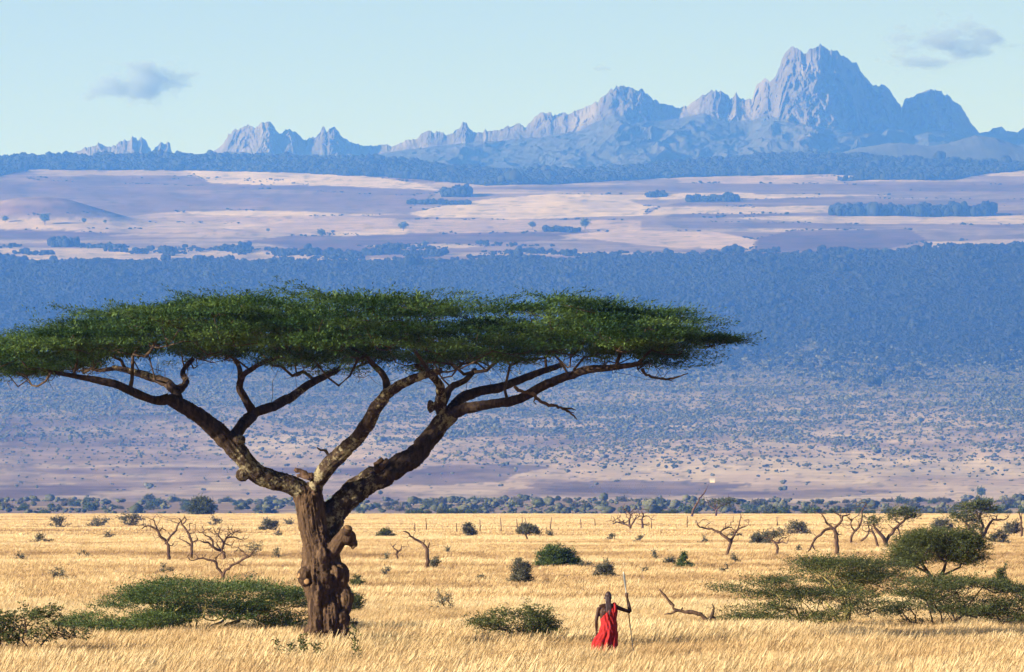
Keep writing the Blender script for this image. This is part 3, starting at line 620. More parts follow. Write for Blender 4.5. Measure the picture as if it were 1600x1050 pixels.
# long whippy shoots that break the outline
wp = []
for k in range(90):
    px = rc.uniform(-60, 1100); u = (px - CXc) / RXc; dep = rc.uniform(-.6, .6) * RYc * math.sqrt(max(0, 1 - u * u)); top = np.interp(px, CTOP[:, 0], CTOP[:, 1])
    p0 = tp(px, top + rc.uniform(4, 14), dep) - np.array(base); xx = u * 1.6 + rc.normal(0, .5); d = norm(np.array([math.copysign(max(abs(xx), .8), xx), rc.normal(0, .4), rc.uniform(.0, .2)])); L = rc.uniform(.3, .7)
    for m in np.linspace(0, L, int(L / .09)): wp.append((p0 + d * m + np.array([0, 0, .12 * m * m]), d))
for k in range(240):
    px = rc.uniform(-60, 1100); u = (px - CXc) / RXc; low_ = k % 3 == 0; dep = rc.uniform(-.75, .75) * RYc * math.sqrt(max(0, 1 - u * u))
    yy = (np.interp(px, CBOT[:, 0], CBOT[:, 1]) - rc.uniform(0, 12)) if low_ else (np.interp(px, CTOP[:, 0], CTOP[:, 1]) + rc.uniform(0, 9))
    p0 = tp(px, yy, dep) - np.array(base); sgn = (1 if u > 0 else -1) if rc.uniform() < .55 + .4 * abs(u) else -(1 if u > 0 else -1)
    d = norm(np.array([sgn * 1.0, rc.normal(0, .5), rc.uniform(-.08, .05) if low_ else rc.uniform(.0, .25)])); L = rc.uniform(.3, .75)
    for m in np.linspace(0, L, int(L / .08)): wp.append((p0 + d * m, d))
for px, py, L, dx in [(118, 482, 1.2, -1.), (150, 492, 1.0, -1), (845, 462, .9, -.6), (890, 455, .9, .9), (1060, 482, .8, 1), (340, 470, .8, -1), (1110, 508, 1.0, 1), (1150, 526, .9, 1), (1090, 560, 1.1, 1), (1075, 572, 1.1, 1)]:
    p0 = tp(px - dx * L * 40, py + 6, rc.normal(0, .5)) - np.array(base)
    for m in np.linspace(0, L, int(L / .07)): wp.append((p0 + np.array([dx * m, 0, .1 * m]), np.array([dx, rc.normal(0, .5), .15])))
SP = np.concatenate([SP, np.array([w[0] for w in wp])]); SD = np.concatenate([SD, np.array([w[1] for w in wp]) + rc.normal(0, .3, (len(wp), 3)) * np.array([1, 1, .35])]); ST = np.concatenate([ST, rc.uniform(.3, .9, len(wp))])
ends2 = sk.grow(np.array(tgt), rc, 0.28, 0.10, 0.2, 0.0)
# bare twigs hanging under the crown
hang = []
for k in range(240):
    px = rc.uniform(20, 1080); bot = np.interp(px, CBOT[:, 0], CBOT[:, 1]); u = (px - CXc) / RXc
    hang.append(tp(px, bot + abs(rc.normal(4, 10)), rc.uniform(-.7, .7) * RYc * math.sqrt(max(0, 1 - u * u))) - np.array(base))
sk.grow(np.array(hang), rc, 0.2, 0.2, -0.3, 0.0)
for i in range(nfix): sk.p[i] = keep[i]
rd = sk.radii(0.0062, 2.25, limit=0.11)
bg_ = Geo(); sk.tubes(rd, bg_, skip=lambda i: i < nfix, small=3)
tag(link('branches', bg_.mesh('branches', TWIG), acacia), kind='stuff')
v, q, c = sprays(SP, SD, rc.uniform(.28, .5, len(SP)) + .35 * rc.uniform(0, 1, len(SP)) ** 4, 12, .088, .032, rc, ST, spread=.42, lift=.08, tilt=.33)
cg = Geo(); cg.add(v, q, None, c); tag(link('crown', cg.mesh('crown', LEAF_TREE, smooth=False), acacia), kind='stuff')
# dead branch hanging below the crown and dead snags at the fork
def bare(parent, name, lines, mat, org, dist, sides=6, label=None):
    g = Geo()
    for ln in lines:
        a = np.array(ln, float); p = at_np(a[:, 0], a[:, 1], dist); dep = a[:, 3] if a.shape[1] > 3 else 0; p[:, 1] += dep
        pp, r = densify(p, a[:, 2] * dist / F, 3.5 * dist / F); pp[1:-1] += rc.normal(size=pp[1:-1].shape) * r[1:-1, None] * .25
        g.add(*tube(pp - np.array(org), r * (1 + .12 * rc.normal(size=len(r))), sides))
    o = link(name, g.mesh(name, mat), parent)
    if label: o['label'] = label
    return o
bare(acacia, 'dead_branch', [[(803, 604, 2.5), (815, 611, 3), (832, 615, 3.2), (842, 625, 3), (858, 632, 2.8), (876, 637, 2.4), (890, 645, 2), (902, 656, .9)], [(880, 638, 1.8), (892, 638, 1.4), (900, 641, .6)], [(838, 620, 1.8), (834, 628, 1.2), (838, 632, .7)], [(890, 644, 1.3), (897, 645, .6)]], DEAD, base, DT - 2.0, label='pale dead branch hanging broken under the crown')
bare(acacia, 'dead_branch', [[(1003, 576, 3), (1010, 585, 2.6), (1022, 590, 2.3), (1040, 592, 2), (1055, 590, 1.8), (1075, 583, .8)], [(1040, 592, 1.2), (1052, 596, .6)]], TWIG, base, DT - 2.3)
bare(acacia, 'dead_snag', [[(486, 748, 6), (480, 742, 6), (472, 738, 5), (460, 733, 3)], [(484, 746, 5), (476, 745, 4), (464, 744, 3)]], DEAD, base, DT - .35)
bare(acacia, 'dead_snag', [[(516, 724, 3), (514, 712, 3), (509, 705, 2.6), (501, 703, 2.2), (495, 699, 1)]], TWIG, base, DT - .3)
bare(acacia, 'dead_snag', [[(588, 735, 6), (590, 724, 6), (598, 717, 4)], [(594, 730, 5), (602, 722, 4), (604, 716, 2)]], BARK, base, DT - .1)
# ------------------------------------------------------------------ grass and far woods: uncountable, set out by geometry nodes
def instancer(name, protos, P, scale, rotz, tint, label, category, lean=None):
    n = len(P); me = bpy.data.meshes.new(name); me.vertices.add(n); me.vertices.foreach_set('co', np.asarray(P, np.float32).reshape(-1))
    scale = np.asarray(scale, float)
    if scale.ndim == 1: scale = np.repeat(scale[:, None], 3, 1)
    rot = np.zeros((n, 3)); rot[:, 2] = rotz
    if lean is not None: rot[:, :2] = lean
    for nm, tp_, arr in (('scl', 'FLOAT_VECTOR', scale), ('rot', 'FLOAT_VECTOR', rot)):
        a = me.attributes.new(nm, tp_, 'POINT'); a.data.foreach_set('vector', arr.astype(np.float32).reshape(-1))
    a = me.attributes.new('tint', 'FLOAT', 'POINT'); a.data.foreach_set('value', np.asarray(tint, np.float32))
    a = me.attributes.new('pick', 'INT', 'POINT'); a.data.foreach_set('value', rng.integers(0, len(protos), n).astype(np.int32))
    col = bpy.data.collections.new(name + '_kinds')
    for i, pm in enumerate(protos): col.objects.link(bpy.data.objects.new(f'{name}_kind_{i}', pm))
    ng = bpy.data.node_groups.new(name, 'GeometryNodeTree')
    ng.interface.new_socket('Geometry', in_out='INPUT', socket_type='NodeSocketGeometry'); ng.interface.new_socket('Geometry', in_out='OUTPUT', socket_type='NodeSocketGeometry')
    G = lambda t: ng.nodes.new(t)
    gi, go, ci, ip = G('NodeGroupInput'), G('NodeGroupOutput'), G('GeometryNodeCollectionInfo'), G('GeometryNodeInstanceOnPoints')
    ci.inputs['Collection'].default_value = col; ci.inputs['Separate Children'].default_value = True; ci.inputs['Reset Children'].default_value = True
    def attr(nm, t):
        a = G('GeometryNodeInputNamedAttribute'); a.data_type = t; a.inputs['Name'].default_value = nm; return a.outputs['Attribute']
    m2p = G('GeometryNodeMeshToPoints')
    ng.links.new(gi.outputs[0], m2p.inputs[0]); ng.links.new(m2p.outputs[0], ip.inputs['Points']); ng.links.new(ci.outputs[0], ip.inputs['Instance']); ip.inputs['Pick Instance'].default_value = True
    ng.links.new(attr('pick', 'INT'), ip.inputs['Instance Index']); ng.links.new(attr('scl', 'FLOAT_VECTOR'), ip.inputs['Scale'])
    e2r = G('FunctionNodeEulerToRotation'); ng.links.new(attr('rot', 'FLOAT_VECTOR'), e2r.inputs[0]); ng.links.new(e2r.outputs[0], ip.inputs['Rotation'])
    ng.links.new(ip.outputs[0], go.inputs[0])
    o = link(name, me); md = o.modifiers.new('scatter', 'NODES'); md.node_group = ng
    return tag(o, label, category, kind='stuff')
def tint_material(name, stops, rough=0.8, trans=0.0):
    m, t, b = material(name)
    at_ = N(t, 'Attribute', attribute_name='tint', attribute_type='INSTANCER'); va = N(t, 'VertexColor', layer_name='Col'); sp = N(t, 'SeparateColor'); t.links.new(va.outputs[0], sp.inputs[0])
    ad = N(t, 'Math', operation='ADD'); t.links.new(at_.outputs['Fac'], ad.inputs[0]); t.links.new(sp.outputs[0], ad.inputs[1])
    r = ramp(t, stops); t.links.new(ad.outputs[0], r.inputs[0]); t.links.new(r.outputs[0], b.inputs['Base Color']); b.inputs['Roughness'].default_value = rough; b.inputs['Specular IOR Level'].default_value = 0.2
    if trans:
        tr = N(t, 'BsdfTranslucent'); mx = N(t, 'MixShader'); mx.inputs[0].default_value = trans; t.links.new(r.outputs[0], tr.inputs[0])
        t.links.new(b.outputs[0], mx.inputs[1]); t.links.new(tr.outputs[0], mx.inputs[2]); t.links.new(mx.outputs[0], t.nodes['Material Output'].inputs[0])
    return m
STRAW_M = tint_material('dry_grass', [(0.0, (0.12, 0.07, 0.028)), (0.25, (0.28, 0.158, 0.066)), (0.55, (0.48, 0.30, 0.125)), (0.8, (0.60, 0.405, 0.182)), (1.0, (0.68, 0.51, 0.265))], 0.7, 0.3)
def tuft(seed, blades, radius, h, w):
    r = np.random.default_rng(seed); a = r.uniform(0, 2 * np.pi, blades); q = np.sqrt(r.uniform(0, 1, blades)) * radius
    b0 = np.stack([np.cos(a) * q, np.sin(a) * q, np.full(blades, -.03)], -1); hh = h * r.uniform(.55, 1.1, blades)
    ln = np.stack([r.normal(.16, .22, blades), r.normal(0, .22, blades), np.ones(blades)], -1); ln = norm(ln)
    f = r.uniform(0, np.pi, blades); sd = np.stack([np.cos(f), np.sin(f), 0 * f], -1) * (w * r.uniform(.6, 1.3, blades))[:, None]
    p1 = b0 + ln * (hh * .55)[:, None]; p2 = b0 + ln * hh[:, None] + np.stack([.18 * hh, 0 * hh, -.06 * hh], -1)
    v = np.stack([b0 - sd * .35, b0 + sd * .35, p1 + sd * .5, p1 - sd * .5, p2 + sd * .22, p2 - sd * .22], 1).reshape(-1, 3)
    i = np.arange(blades)[:, None] * 6; q = np.concatenate([i + np.array([0, 1, 2, 3]), i + np.array([3, 2, 4, 5])])
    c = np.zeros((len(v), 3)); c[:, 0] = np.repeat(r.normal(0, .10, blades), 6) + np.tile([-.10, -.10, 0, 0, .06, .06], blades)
    me = mesh_np('tuft', v, q, mats=[STRAW_M]); col_attr(me, 'Col', c); return me
def scatter(d0, d1, density, half=0.115, seed=1):
    r = np.random.default_rng(seed); area = half * (d1 * d1 - d0 * d0); n = int(area * density)
    d = np.sqrt(r.uniform(d0 * d0, d1 * d1, n)); x = r.uniform(-1, 1, n) * half * d
    return x, d, r
gx, gd, gh, gt, gk = [], [], [], [], []
def grass_band(name, protos, d0, d1, dens, seed, hmul, label):
    x, d, r = scatter(d0, d1, dens, seed=seed)
    patch = .6 * fbm(x / 5.0, d / 9.0, 3, 51) + .7 * fbm(x / 1.7, d / 5.0, 2, 50) ; streak = fbm(x / 60, d / 22, 4, 52); big = fbm(x / 22, d / 40, 3, 53)
    keep = r.uniform(0, 1, len(x)) < np.clip(1.0 + 0.9 * streak, .35, 1)
    x, d, patch, streak, big = x[keep], d[keep], patch[keep], streak[keep], big[keep]
    h = hmul * (0.92 + 0.34 * patch + 0.22 * big) * r.uniform(.8, 1.2, len(x))
    h = h * (1 - 0.28 * sstep(150, 175, d))          # the sward beyond the tree is shorter
    nr = 1 - sstep(150, 185, d)
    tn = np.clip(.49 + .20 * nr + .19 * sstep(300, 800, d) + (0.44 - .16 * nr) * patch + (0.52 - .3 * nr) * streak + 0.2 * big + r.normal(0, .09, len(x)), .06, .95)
    P = np.stack([x, d, ground_z(x, d)], -1)
    wd = np.maximum(.7, h) * r.uniform(.85, 1.25, len(x))
    instancer(name, protos, P, np.stack([wd, wd, h], -1), r.uniform(-.9, .9, len(x)), tn, label, 'grass')
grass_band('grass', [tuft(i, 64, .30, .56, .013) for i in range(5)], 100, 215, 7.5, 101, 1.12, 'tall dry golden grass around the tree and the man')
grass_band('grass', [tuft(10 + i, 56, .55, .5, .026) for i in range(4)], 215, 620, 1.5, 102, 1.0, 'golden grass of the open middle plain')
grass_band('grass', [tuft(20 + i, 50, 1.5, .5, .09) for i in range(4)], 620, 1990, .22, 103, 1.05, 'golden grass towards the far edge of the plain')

def blob_tree(seed, n=5, flat=.8, rough=.28, mat=None, sub=2):
    import bmesh
    r = np.random.default_rng(seed); g = Geo()
    bm = bmesh.new(); bmesh.ops.create_icosphere(bm, subdivisions=sub, radius=1); bm.verts.ensure_lookup_table()
    sv = np.array([v.co[:] for v in bm.verts]); st = np.array([[v.index for v in f.verts] for f in bm.faces]); bm.free()
    for k in range(n):
        c = r.normal(0, .33, 3) * np.array([1, 1, .35]); s = r.uniform(.32, .62)
        nz = 1 + rough * r.normal(size=(len(sv), 1))
        v = sv * nz * s * np.array([1, 1, flat]) + c + np.array([0, 0, .55]); g.add(v, None, st, np.repeat([[r.normal(0, .12), 0, 0]], len(v), 0))
    v, q, t = tube([(0, 0, -.1), (0, 0, .5)], [.06, .04], 4); g.add(v, q, t, np.repeat([[-.3, 0, 0]], len(v), 0))
    return g.mesh('wood_tree', mat, smooth=True)
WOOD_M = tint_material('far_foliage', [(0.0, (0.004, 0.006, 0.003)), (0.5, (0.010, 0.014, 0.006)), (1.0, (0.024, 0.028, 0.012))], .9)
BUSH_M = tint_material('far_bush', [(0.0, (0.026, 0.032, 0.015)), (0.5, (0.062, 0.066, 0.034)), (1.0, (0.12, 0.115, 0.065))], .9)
wood = [blob_tree(200 + i, 6, .95, .10, WOOD_M, 1) for i in range(5)]
bush = [blob_tree(220 + i, 6, .65, .12, BUSH_M, 1) for i in range(5)]
def far_scatter(name, protos, d0, d1, n, prob, size, seed, label, category, half=.135):
    r = np.random.default_rng(seed); d = np.sqrt(r.uniform(d0 * d0, d1 * d1, n)); x = r.uniform(-1, 1, n) * half * d
    z = ground_z(x, d); px = 800 + x / d * F; py = HY - (z - EYE) / d * F
    k = r.uniform(0, 1, n) < prob(px, py, d); x, d, z = x[k], d[k], z[k]; s = size * np.exp(r.normal(0, .40, len(x)))
    instancer(name, protos, np.stack([x, d, z - .05 * s], -1), np.stack([s, s, s * r.uniform(.8, 1.25, len(x))], -1), r.uniform(0, 6.28, len(x)), np.clip(r.normal(.45, .14, len(x)) + .25 * fbm(x / 300, d / 500, 3, 59), .05, .95), label, category)
    return len(x)
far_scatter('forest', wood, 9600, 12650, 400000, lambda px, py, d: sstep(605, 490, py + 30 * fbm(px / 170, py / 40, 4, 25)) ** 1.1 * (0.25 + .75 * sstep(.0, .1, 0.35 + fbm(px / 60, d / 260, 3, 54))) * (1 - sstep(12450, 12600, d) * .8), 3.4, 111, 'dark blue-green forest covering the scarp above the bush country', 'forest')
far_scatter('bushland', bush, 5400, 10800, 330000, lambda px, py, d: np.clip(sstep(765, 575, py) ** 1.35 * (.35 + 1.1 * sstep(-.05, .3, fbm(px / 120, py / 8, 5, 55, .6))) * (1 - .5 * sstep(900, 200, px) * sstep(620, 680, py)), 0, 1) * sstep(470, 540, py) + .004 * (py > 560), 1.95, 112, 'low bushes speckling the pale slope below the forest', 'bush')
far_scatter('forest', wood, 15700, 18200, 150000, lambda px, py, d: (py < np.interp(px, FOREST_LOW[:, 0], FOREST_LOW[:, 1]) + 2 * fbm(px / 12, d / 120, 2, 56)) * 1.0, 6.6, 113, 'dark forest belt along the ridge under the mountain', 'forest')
far_scatter('treeline', wood, 12300, 13350, 16000, lambda px, py, d: np.clip(sstep(.12, .3, fbm(px / 55, py / 4, 3, 57)) * sstep(372, 398, py) * .8, 0, 1) * (~((px > 870) & (px < 1445) & (py < 392))), 5, 114, 'broken lines of trees along the plateau edge', 'treeline')
grove = [blob_tree(240 + i, 5, 1.1, .12, WOOD_M, 2) for i in range(5)]
# copses standing on the plateau
def copse(px0, px1, py, h, n, seed, label, dist):
    r = np.random.default_rng(seed); k = dist / F; n = int(n * 1.7); px = px0 + (px1 - px0) * r.beta(1.1, 1.1, n); d = dist + r.uniform(-1, 1, n) * 70; x = (px - 800) / F * d; s = h * k * .42 * np.exp(np.clip(r.normal(0, .3, n), -.7, .45)) * (.75 + .5 * vnoise(px / 18.0, 0 * px, seed))
    instancer('copse', wood + grove, np.stack([x, d, ground_z(x, d) - .05 * s], -1), np.stack([s * .8, s * .8, s], -1), r.uniform(0, 6, n), np.clip(r.normal(.4, .2, n), 0, 1), label, 'copse')
def plateau_d(py, px=800):
    d = np.linspace(12400, 17980, 4000); x = (px - 800) / F * d; y = HY - (ground_z(x, d) - EYE) / d * F
    ok = np.where(y <= py)[0]; return float(d[ok[0]]) if len(ok) else 20000.0
for i, (a, b, py, h, n, lab) in enumerate([(1302, 1545, 336, 22, 260, 'long dark wood on the plateau at far right'), (1072, 1150, 313, 12, 70, 'small copse beside the bright wheat strip'), (693, 734, 306, 20, 60, 'square dark copse at the end of the pale strip field'), (640, 735, 318, 10, 90, 'low dark thicket spreading left below the square copse'),
        (852, 905, 361, 11, 50, 'low copse in the middle of the plateau'), (82, 120, 384, 16, 40, 'dark thicket on the plateau at far left'), (120, 200, 386, 8, 60, 'low hedge trailing right from the left thicket'), (1010, 1042, 305, 9, 30, 'little copse on the crest behind the bright field'), (1310, 1390, 280, 12, 60, 'dark wood below the ridge forest'),
        (255, 300, 391, 7, 25, 'row of low bushes on the pale stripe'), (345, 380, 392, 11, 20, 'three-crowned clump of trees on the pale stripe'), (430, 620, 399, 13, 120, 'ragged tree line below the dark ploughed field'), (630, 700, 398, 14, 40, 'tree clumps at the plateau lip')]):
    copse(a, b, py, h, n, 300 + i, lab, plateau_d(py, (a + b) / 2))
far_scatter('scrub', bush, 2900, 4500, 1300, lambda px, py, d: .35 + .65 * sstep(-.2, .3, fbm(px / 60, d / 200, 3, 58)), 2.4, 115, 'low grey-blue scrub between the bushes beyond the plain', 'scrub')
# thin hedgerows along the field borders
ppx = np.linspace(-100, 1700, 61); dd_ = np.linspace(12420, 17900, 1500)
ytab = []
for p_ in ppx:
    y_ = HY - (ground_z((p_ - 800) / F * dd_, dd_) - EYE) / dd_ * F; ytab.append(np.minimum.accumulate(y_))
hp = []
rr = np.random.default_rng(91)
for colour, s_, poly in FIELDS:
    p = np.array(poly, float)
    for a, b in zip(p, np.roll(p, -1, 0)):
        if max(a[1], b[1]) > 402 or rr.uniform() < .35: continue
        L = abs(b[0] - a[0]) + abs(b[1] - a[1]) * 3; m = int(L / 5)
        for t in rr.uniform(0, 1, m):
            q = a + (b - a) * t
            if -80 < q[0] < 1680 and vnoise(np.array([q[0] / 26.0]), np.array([q[1] / 9.0]), 93)[0] > .55:
                j = int(np.clip(round((q[0] + 100) / 30), 0, 60)); i = int(np.argmax(ytab[j] <= q[1] + rr.normal(0, .5)))
                if i > 0: hp.append(((q[0] - 800) / F * dd_[i], dd_[i]))
hp = np.array(hp); sz = 2.4 * np.exp(rr.normal(0, .35, len(hp)))
instancer('hedgerow', wood, np.stack([hp[:, 0], hp[:, 1], ground_z(hp[:, 0], hp[:, 1]) - .1], -1), np.stack([sz, sz, sz * .9], -1), rr.uniform(0, 6, len(hp)), np.clip(rr.normal(.45, .2, len(hp)), 0, 1), 'thin broken hedgerows between the plateau fields', 'hedgerow')
# ------------------------------------------------------------------ shrubs and dead trees of the plain
GRASS_UP = 0.34
def grass_d(py): return F * (EYE - GRASS_UP) / (py - HY)      # distance of a plant whose foot vanishes in the grass at photo row py
def plant_root(name, px, d, label, category, group=None):
    o = bpy.data.objects.new(name, None); C.objects.link(o); o.location = foot(px, d); tag(o, label, category, group); return o, np.array(o.location)
def shrub(px, py, w, h, leaf, bark, label, name='shrub', category='shrub', group=None, seed=0, dens=1.0, flat=1.0, open_=0.0, stems=4, d=None, lean=0.0, trunk=0.0, leafscale=1.0, spray_dir=0.6):
    r = np.random.default_rng(seed + int(px * 7 + py)); d = d or grass_d(py); k = d / F
    o, org = plant_root(name, px, d, label, category, group)
    W, H = w * k, h * k + GRASS_UP; z0 = H * (.22 + trunk); n = int(np.clip(w * h * .055 * dens, 7, 170))
    u = norm(r.normal(size=(n, 3))); u[:, 2] = np.abs(u[:, 2]); rad = r.uniform(.35, 1, n)[:, None] ** .6
    lump = 1 + .28 * fbm(u[:, 0] * 2.1 + seed, u[:, 1] * 2.1 + px, 3, 77)[:, None] * 1.6
    c = u * rad * lump * np.array([W * .47, W * .42, (H - z0) * .93 * flat]); c[:, 2] += z0 - (1 - trunk) * .15 * H * r.uniform(0, 1, n) * (u[:, 2] < .5); c[:, 0] += lean * c[:, 2]
    c[:, 2] = np.maximum(c[:, 2], .1)
    s = Skeleton(); ns = stems if trunk < .1 else 1
    for i in range(ns):
        b = np.array([r.normal(0, W * .05), r.normal(0, W * .05), -.1]); top = np.array([r.normal(0, W * .12) , r.normal(0, W * .1), z0 * r.uniform(.7, 1)]); s.limb([b, b * .5 + top * .5 + r.normal(size=3) * W * .02, top])
    s.grow(c[np.argsort(np.linalg.norm(c, axis=1))], r, max(.12, W * .07), .14, .2, .15)
    rad_ = s.radii(max(.006, .55 * k), 2.3, fix=False, limit=W * .035 + .02)
    g = Geo(); s.tubes(rad_, g, big=6, small=3); link('stems' if ns > 1 else 'trunk', g.mesh('stems', bark), o)
    per = int(np.clip(11 * dens * (1 - open_), 3, 26)); size = max(.26 * leafscale, 9.5 * k) ; lf = max(.06 * leafscale, 3.0 * k)
    P = np.repeat(c, per, 0) + r.normal(size=(n * per, 3)) * np.array([W * .06, W * .06, H * .045]); D = norm(np.repeat(u, per, 0) * spray_dir + r.normal(size=(n * per, 3)) * np.array([.7, .7, .35]))
    tn = np.clip(np.repeat(r.normal(.5, .17, n), per) + r.normal(0, .13, n * per), 0, 1)
    v, q, cc = sprays(P - D * size * .4, D, size * r.uniform(.6, 1.2, len(P)), 7, lf, lf * .45, r, tn)
    g = Geo(); g.add(v, q, None, cc); tag(link('foliage', g.mesh('foliage', leaf, smooth=False), o), kind='stuff')
    return o
def poly_plant(name, label, category, px, py, polys, depth, leaf, bark, n, per, stems, seed, size=.36, lf=.066, twig=.008, flatness=.04, trunk_pts=None, dens_top=0.0, outward=.8, spread=.28, gap=.40):
    """Layered plant whose leaf layers fill outlines (photo pixels) at its own distance and depth."""
    r = np.random.default_rng(seed); d = grass_d(py); k = d / F; o, org = plant_root(name, px, d, label, category)
    cs, us = [], []
    for poly, share, dep in polys:
        p = np.array(poly, float); lo, hi = p.min(0), p.max(0); cx, hw = (lo[0] + hi[0]) / 2, (hi[0] - lo[0]) / 2; m = int(n * share)
        while m > 0:
            q = r.uniform(lo, hi); inside_ = False
            for (x0, y0), (x1, y1) in zip(p, np.roll(p, -1, 0)):
                if (y0 > q[1]) != (y1 > q[1]) and q[0] < (x1 - x0) * (q[1] - y0) / (y1 - y0) + x0: inside_ = not inside_
            if not inside_ or r.uniform() < dens_top * (q[1] - lo[1]) / (hi[1] - lo[1]): continue
            if vnoise(np.array([q[0] / 26.0]), np.array([q[1] / 9.0]), seed)[0] < gap: continue
            e = math.sqrt(max(.05, 1 - ((q[0] - cx) / hw) ** 2)); dd = r.uniform(-1, 1) * depth * e + dep
            cs.append(at_np(q[0], q[1], d) + np.array([0, dd, 0]) - org); us.append([(q[0] - cx) / hw * outward * 1.6, dd / depth * outward, .1]); m -= 1
    c, u = np.array(cs), np.array(us); s = Skeleton()
    if trunk_pts is not None:
        for ln in trunk_pts:
            a = np.array(ln, float); p = at_np(a[:, 0], a[:, 1], d) - org; p[:, 1] += r.normal(0, .08, len(p)); st = None
            if len(s.p): dd = np.linalg.norm(np.array(s.p) - p[0], axis=1); st = int(np.argmin(dd)) if dd.min() < .6 else None
            s.limb(p, list(a[:, 2] * k), st)
    else:
        for i in range(stems):
            b = np.array([r.normal(0, .35), r.normal(0, .3), -.15]); t = c[r.integers(len(c))] * np.array([.45, .45, .5]); s.limb([b, b + (t - b) * .5 + r.normal(size=3) * .06, t])
    nf = len(s.p); s.grow(c[np.argsort(np.linalg.norm(c, axis=1))] + np.array([0, 0, -.06]), r, .25, .10, .25, .12)
    P = np.repeat(c, per, 0) + r.normal(size=(len(c) * per, 3)) * np.array([spread, spread * .9, flatness]); D = np.repeat(u, per, 0) + r.normal(size=(len(c) * per, 3)) * np.array([.8, .8, .22])
    rad_ = s.radii(twig * 1.25, 2.2, fix=trunk_pts is not None, limit=.09); g = Geo(); s.tubes(rad_, g, big=7, small=3); link('stems', g.mesh('stems', bark), o)
    tn = np.clip(np.repeat(r.normal(.5, .18, len(c)), per) + r.normal(0, .14, len(P)), 0, 1)
    v, q, cc = sprays(P, D, size * r.uniform(.6, 1.25, len(P)), 8, lf, lf * .42, r, tn, lift=.15)
    g = Geo(); g.add(v, q, None, cc); tag(link('foliage', g.mesh('foliage', leaf, smooth=False), o), kind='stuff')
    return o
poly_plant('acacia_shrub', 'wide low green acacia shrub left of the big trunk', 'shrub', 300, 988,
    [([(180, 935), (215, 918), (270, 908), (330, 905), (420, 915), (478, 928), (480, 945), (380, 938), (300, 932), (220, 942)], .42, 0.0), ([(150, 945), (230, 935), (330, 940), (480, 945), (484, 975), (430, 978), (350, 962), (230, 958)], .36, .4), ([(95, 972), (150, 955), (230, 955), (300, 962), (250, 980), (180, 986), (120, 982)], .34, -.8)],
    2.6, LEAF_SHRUB, YELLOW, 420, 22, 16, 401)
poly_plant('acacia_shrub', 'spreading acacia shrub with low feathery layers beside the fallen branch', 'shrub', 1272, 978,
    [([(1122, 918), (1160, 908), (1220, 900), (1228, 910), (1190, 922), (1140, 922)], .14, 0), ([(1165, 925), (1250, 916), (1340, 925), (1375, 940), (1310, 950), (1210, 945)], .42, 0), ([(1130, 950), (1200, 945), (1330, 948), (1360, 962), (1270, 974), (1170, 976), (1130, 968)], .44, -.5)],
    2.0, LEAF_OLIVE, YELLOW, 190, 19, 13, 402)
poly_plant('acacia_shrub', 'flat-topped acacia shrub on yellow stems beside the dark umbrella tree', 'shrub', 1322, 972,
    [([(1226, 878), (1270, 874), (1350, 874), (1402, 880), (1405, 896), (1360, 908), (1290, 900), (1240, 892)], .75, 0), ([(1270, 905), (1350, 903), (1400, 915), (1350, 935), (1290, 930)], .25, .3)],
    2.0, LEAF_OLIVE, YELLOW, 170, 20, 5, 403, trunk_pts=[[(1322, 985, 3.4), (1322, 960, 3), (1316, 935, 2.6), (1300, 912, 2.2), (1285, 900, 1.6)], [(1324, 984, 3.2), (1328, 950, 3), (1324, 925, 2.6), (1312, 905, 2)], [(1322, 960, 2.6), (1340, 935, 2.2), (1352, 910, 1.8)], [(1318, 980, 2.6), (1298, 950, 2.2), (1275, 925, 1.6)]])
poly_plant('umbrella_thorn', 'small umbrella-shaped tree with dense dark dome above the right-hand shrubs', 'tree', 1462, 960,
    [([(1397, 872), (1400, 858), (1415, 842), (1440, 831), (1475, 828), (1505, 834), (1525, 846), (1541, 862), (1535, 874), (1510, 880), (1480, 872), (1440, 878), (1410, 880)], 1.0, 0)],
    1.35, LEAF_OLIVE, TWIG, 300, 26, 3, 404, size=.24, lf=.06, flatness=.10, outward=.5, spread=.2, gap=.3, trunk_pts=[[(1462, 985, 5), (1458, 960, 4.5), (1452, 935, 4), (1462, 912, 3.6), (1450, 895, 3.2), (1440, 880, 2.4)], [(1462, 912, 3), (1475, 892, 2.8), (1478, 878, 2)], [(1450, 895, 2.2), (1428, 884, 1.6)], [(1470, 900, 2), (1500, 886, 1.5)]])
poly_plant('acacia_shrub', 'acacia shrub with tangled dark stems under the umbrella-shaped tree', 'shrub', 1472, 975,
    [([(1368, 920), (1420, 905), (1480, 902), (1550, 908), (1590, 920), (1560, 935), (1480, 930), (1400, 935)], .55, 0), ([(1375, 940), (1450, 932), (1560, 938), (1580, 955), (1500, 965), (1420, 972)], .45, -.4)],
    2.0, LEAF_OLIVE, TWIG, 210, 18, 16, 405)
poly_plant('acacia_shrub', 'acacia shrub cut by the right edge of the picture', 'shrub', 1580, 975,
    [([(1520, 940), (1560, 925), (1610, 918), (1680, 922), (1690, 945), (1620, 950), (1550, 955)], .6, 0), ([(1510, 955), (1600, 948), (1690, 952), (1680, 968), (1580, 972)], .4, -.3)], 1.8, LEAF_OLIVE, TWIG, 130, 18, 12, 406)
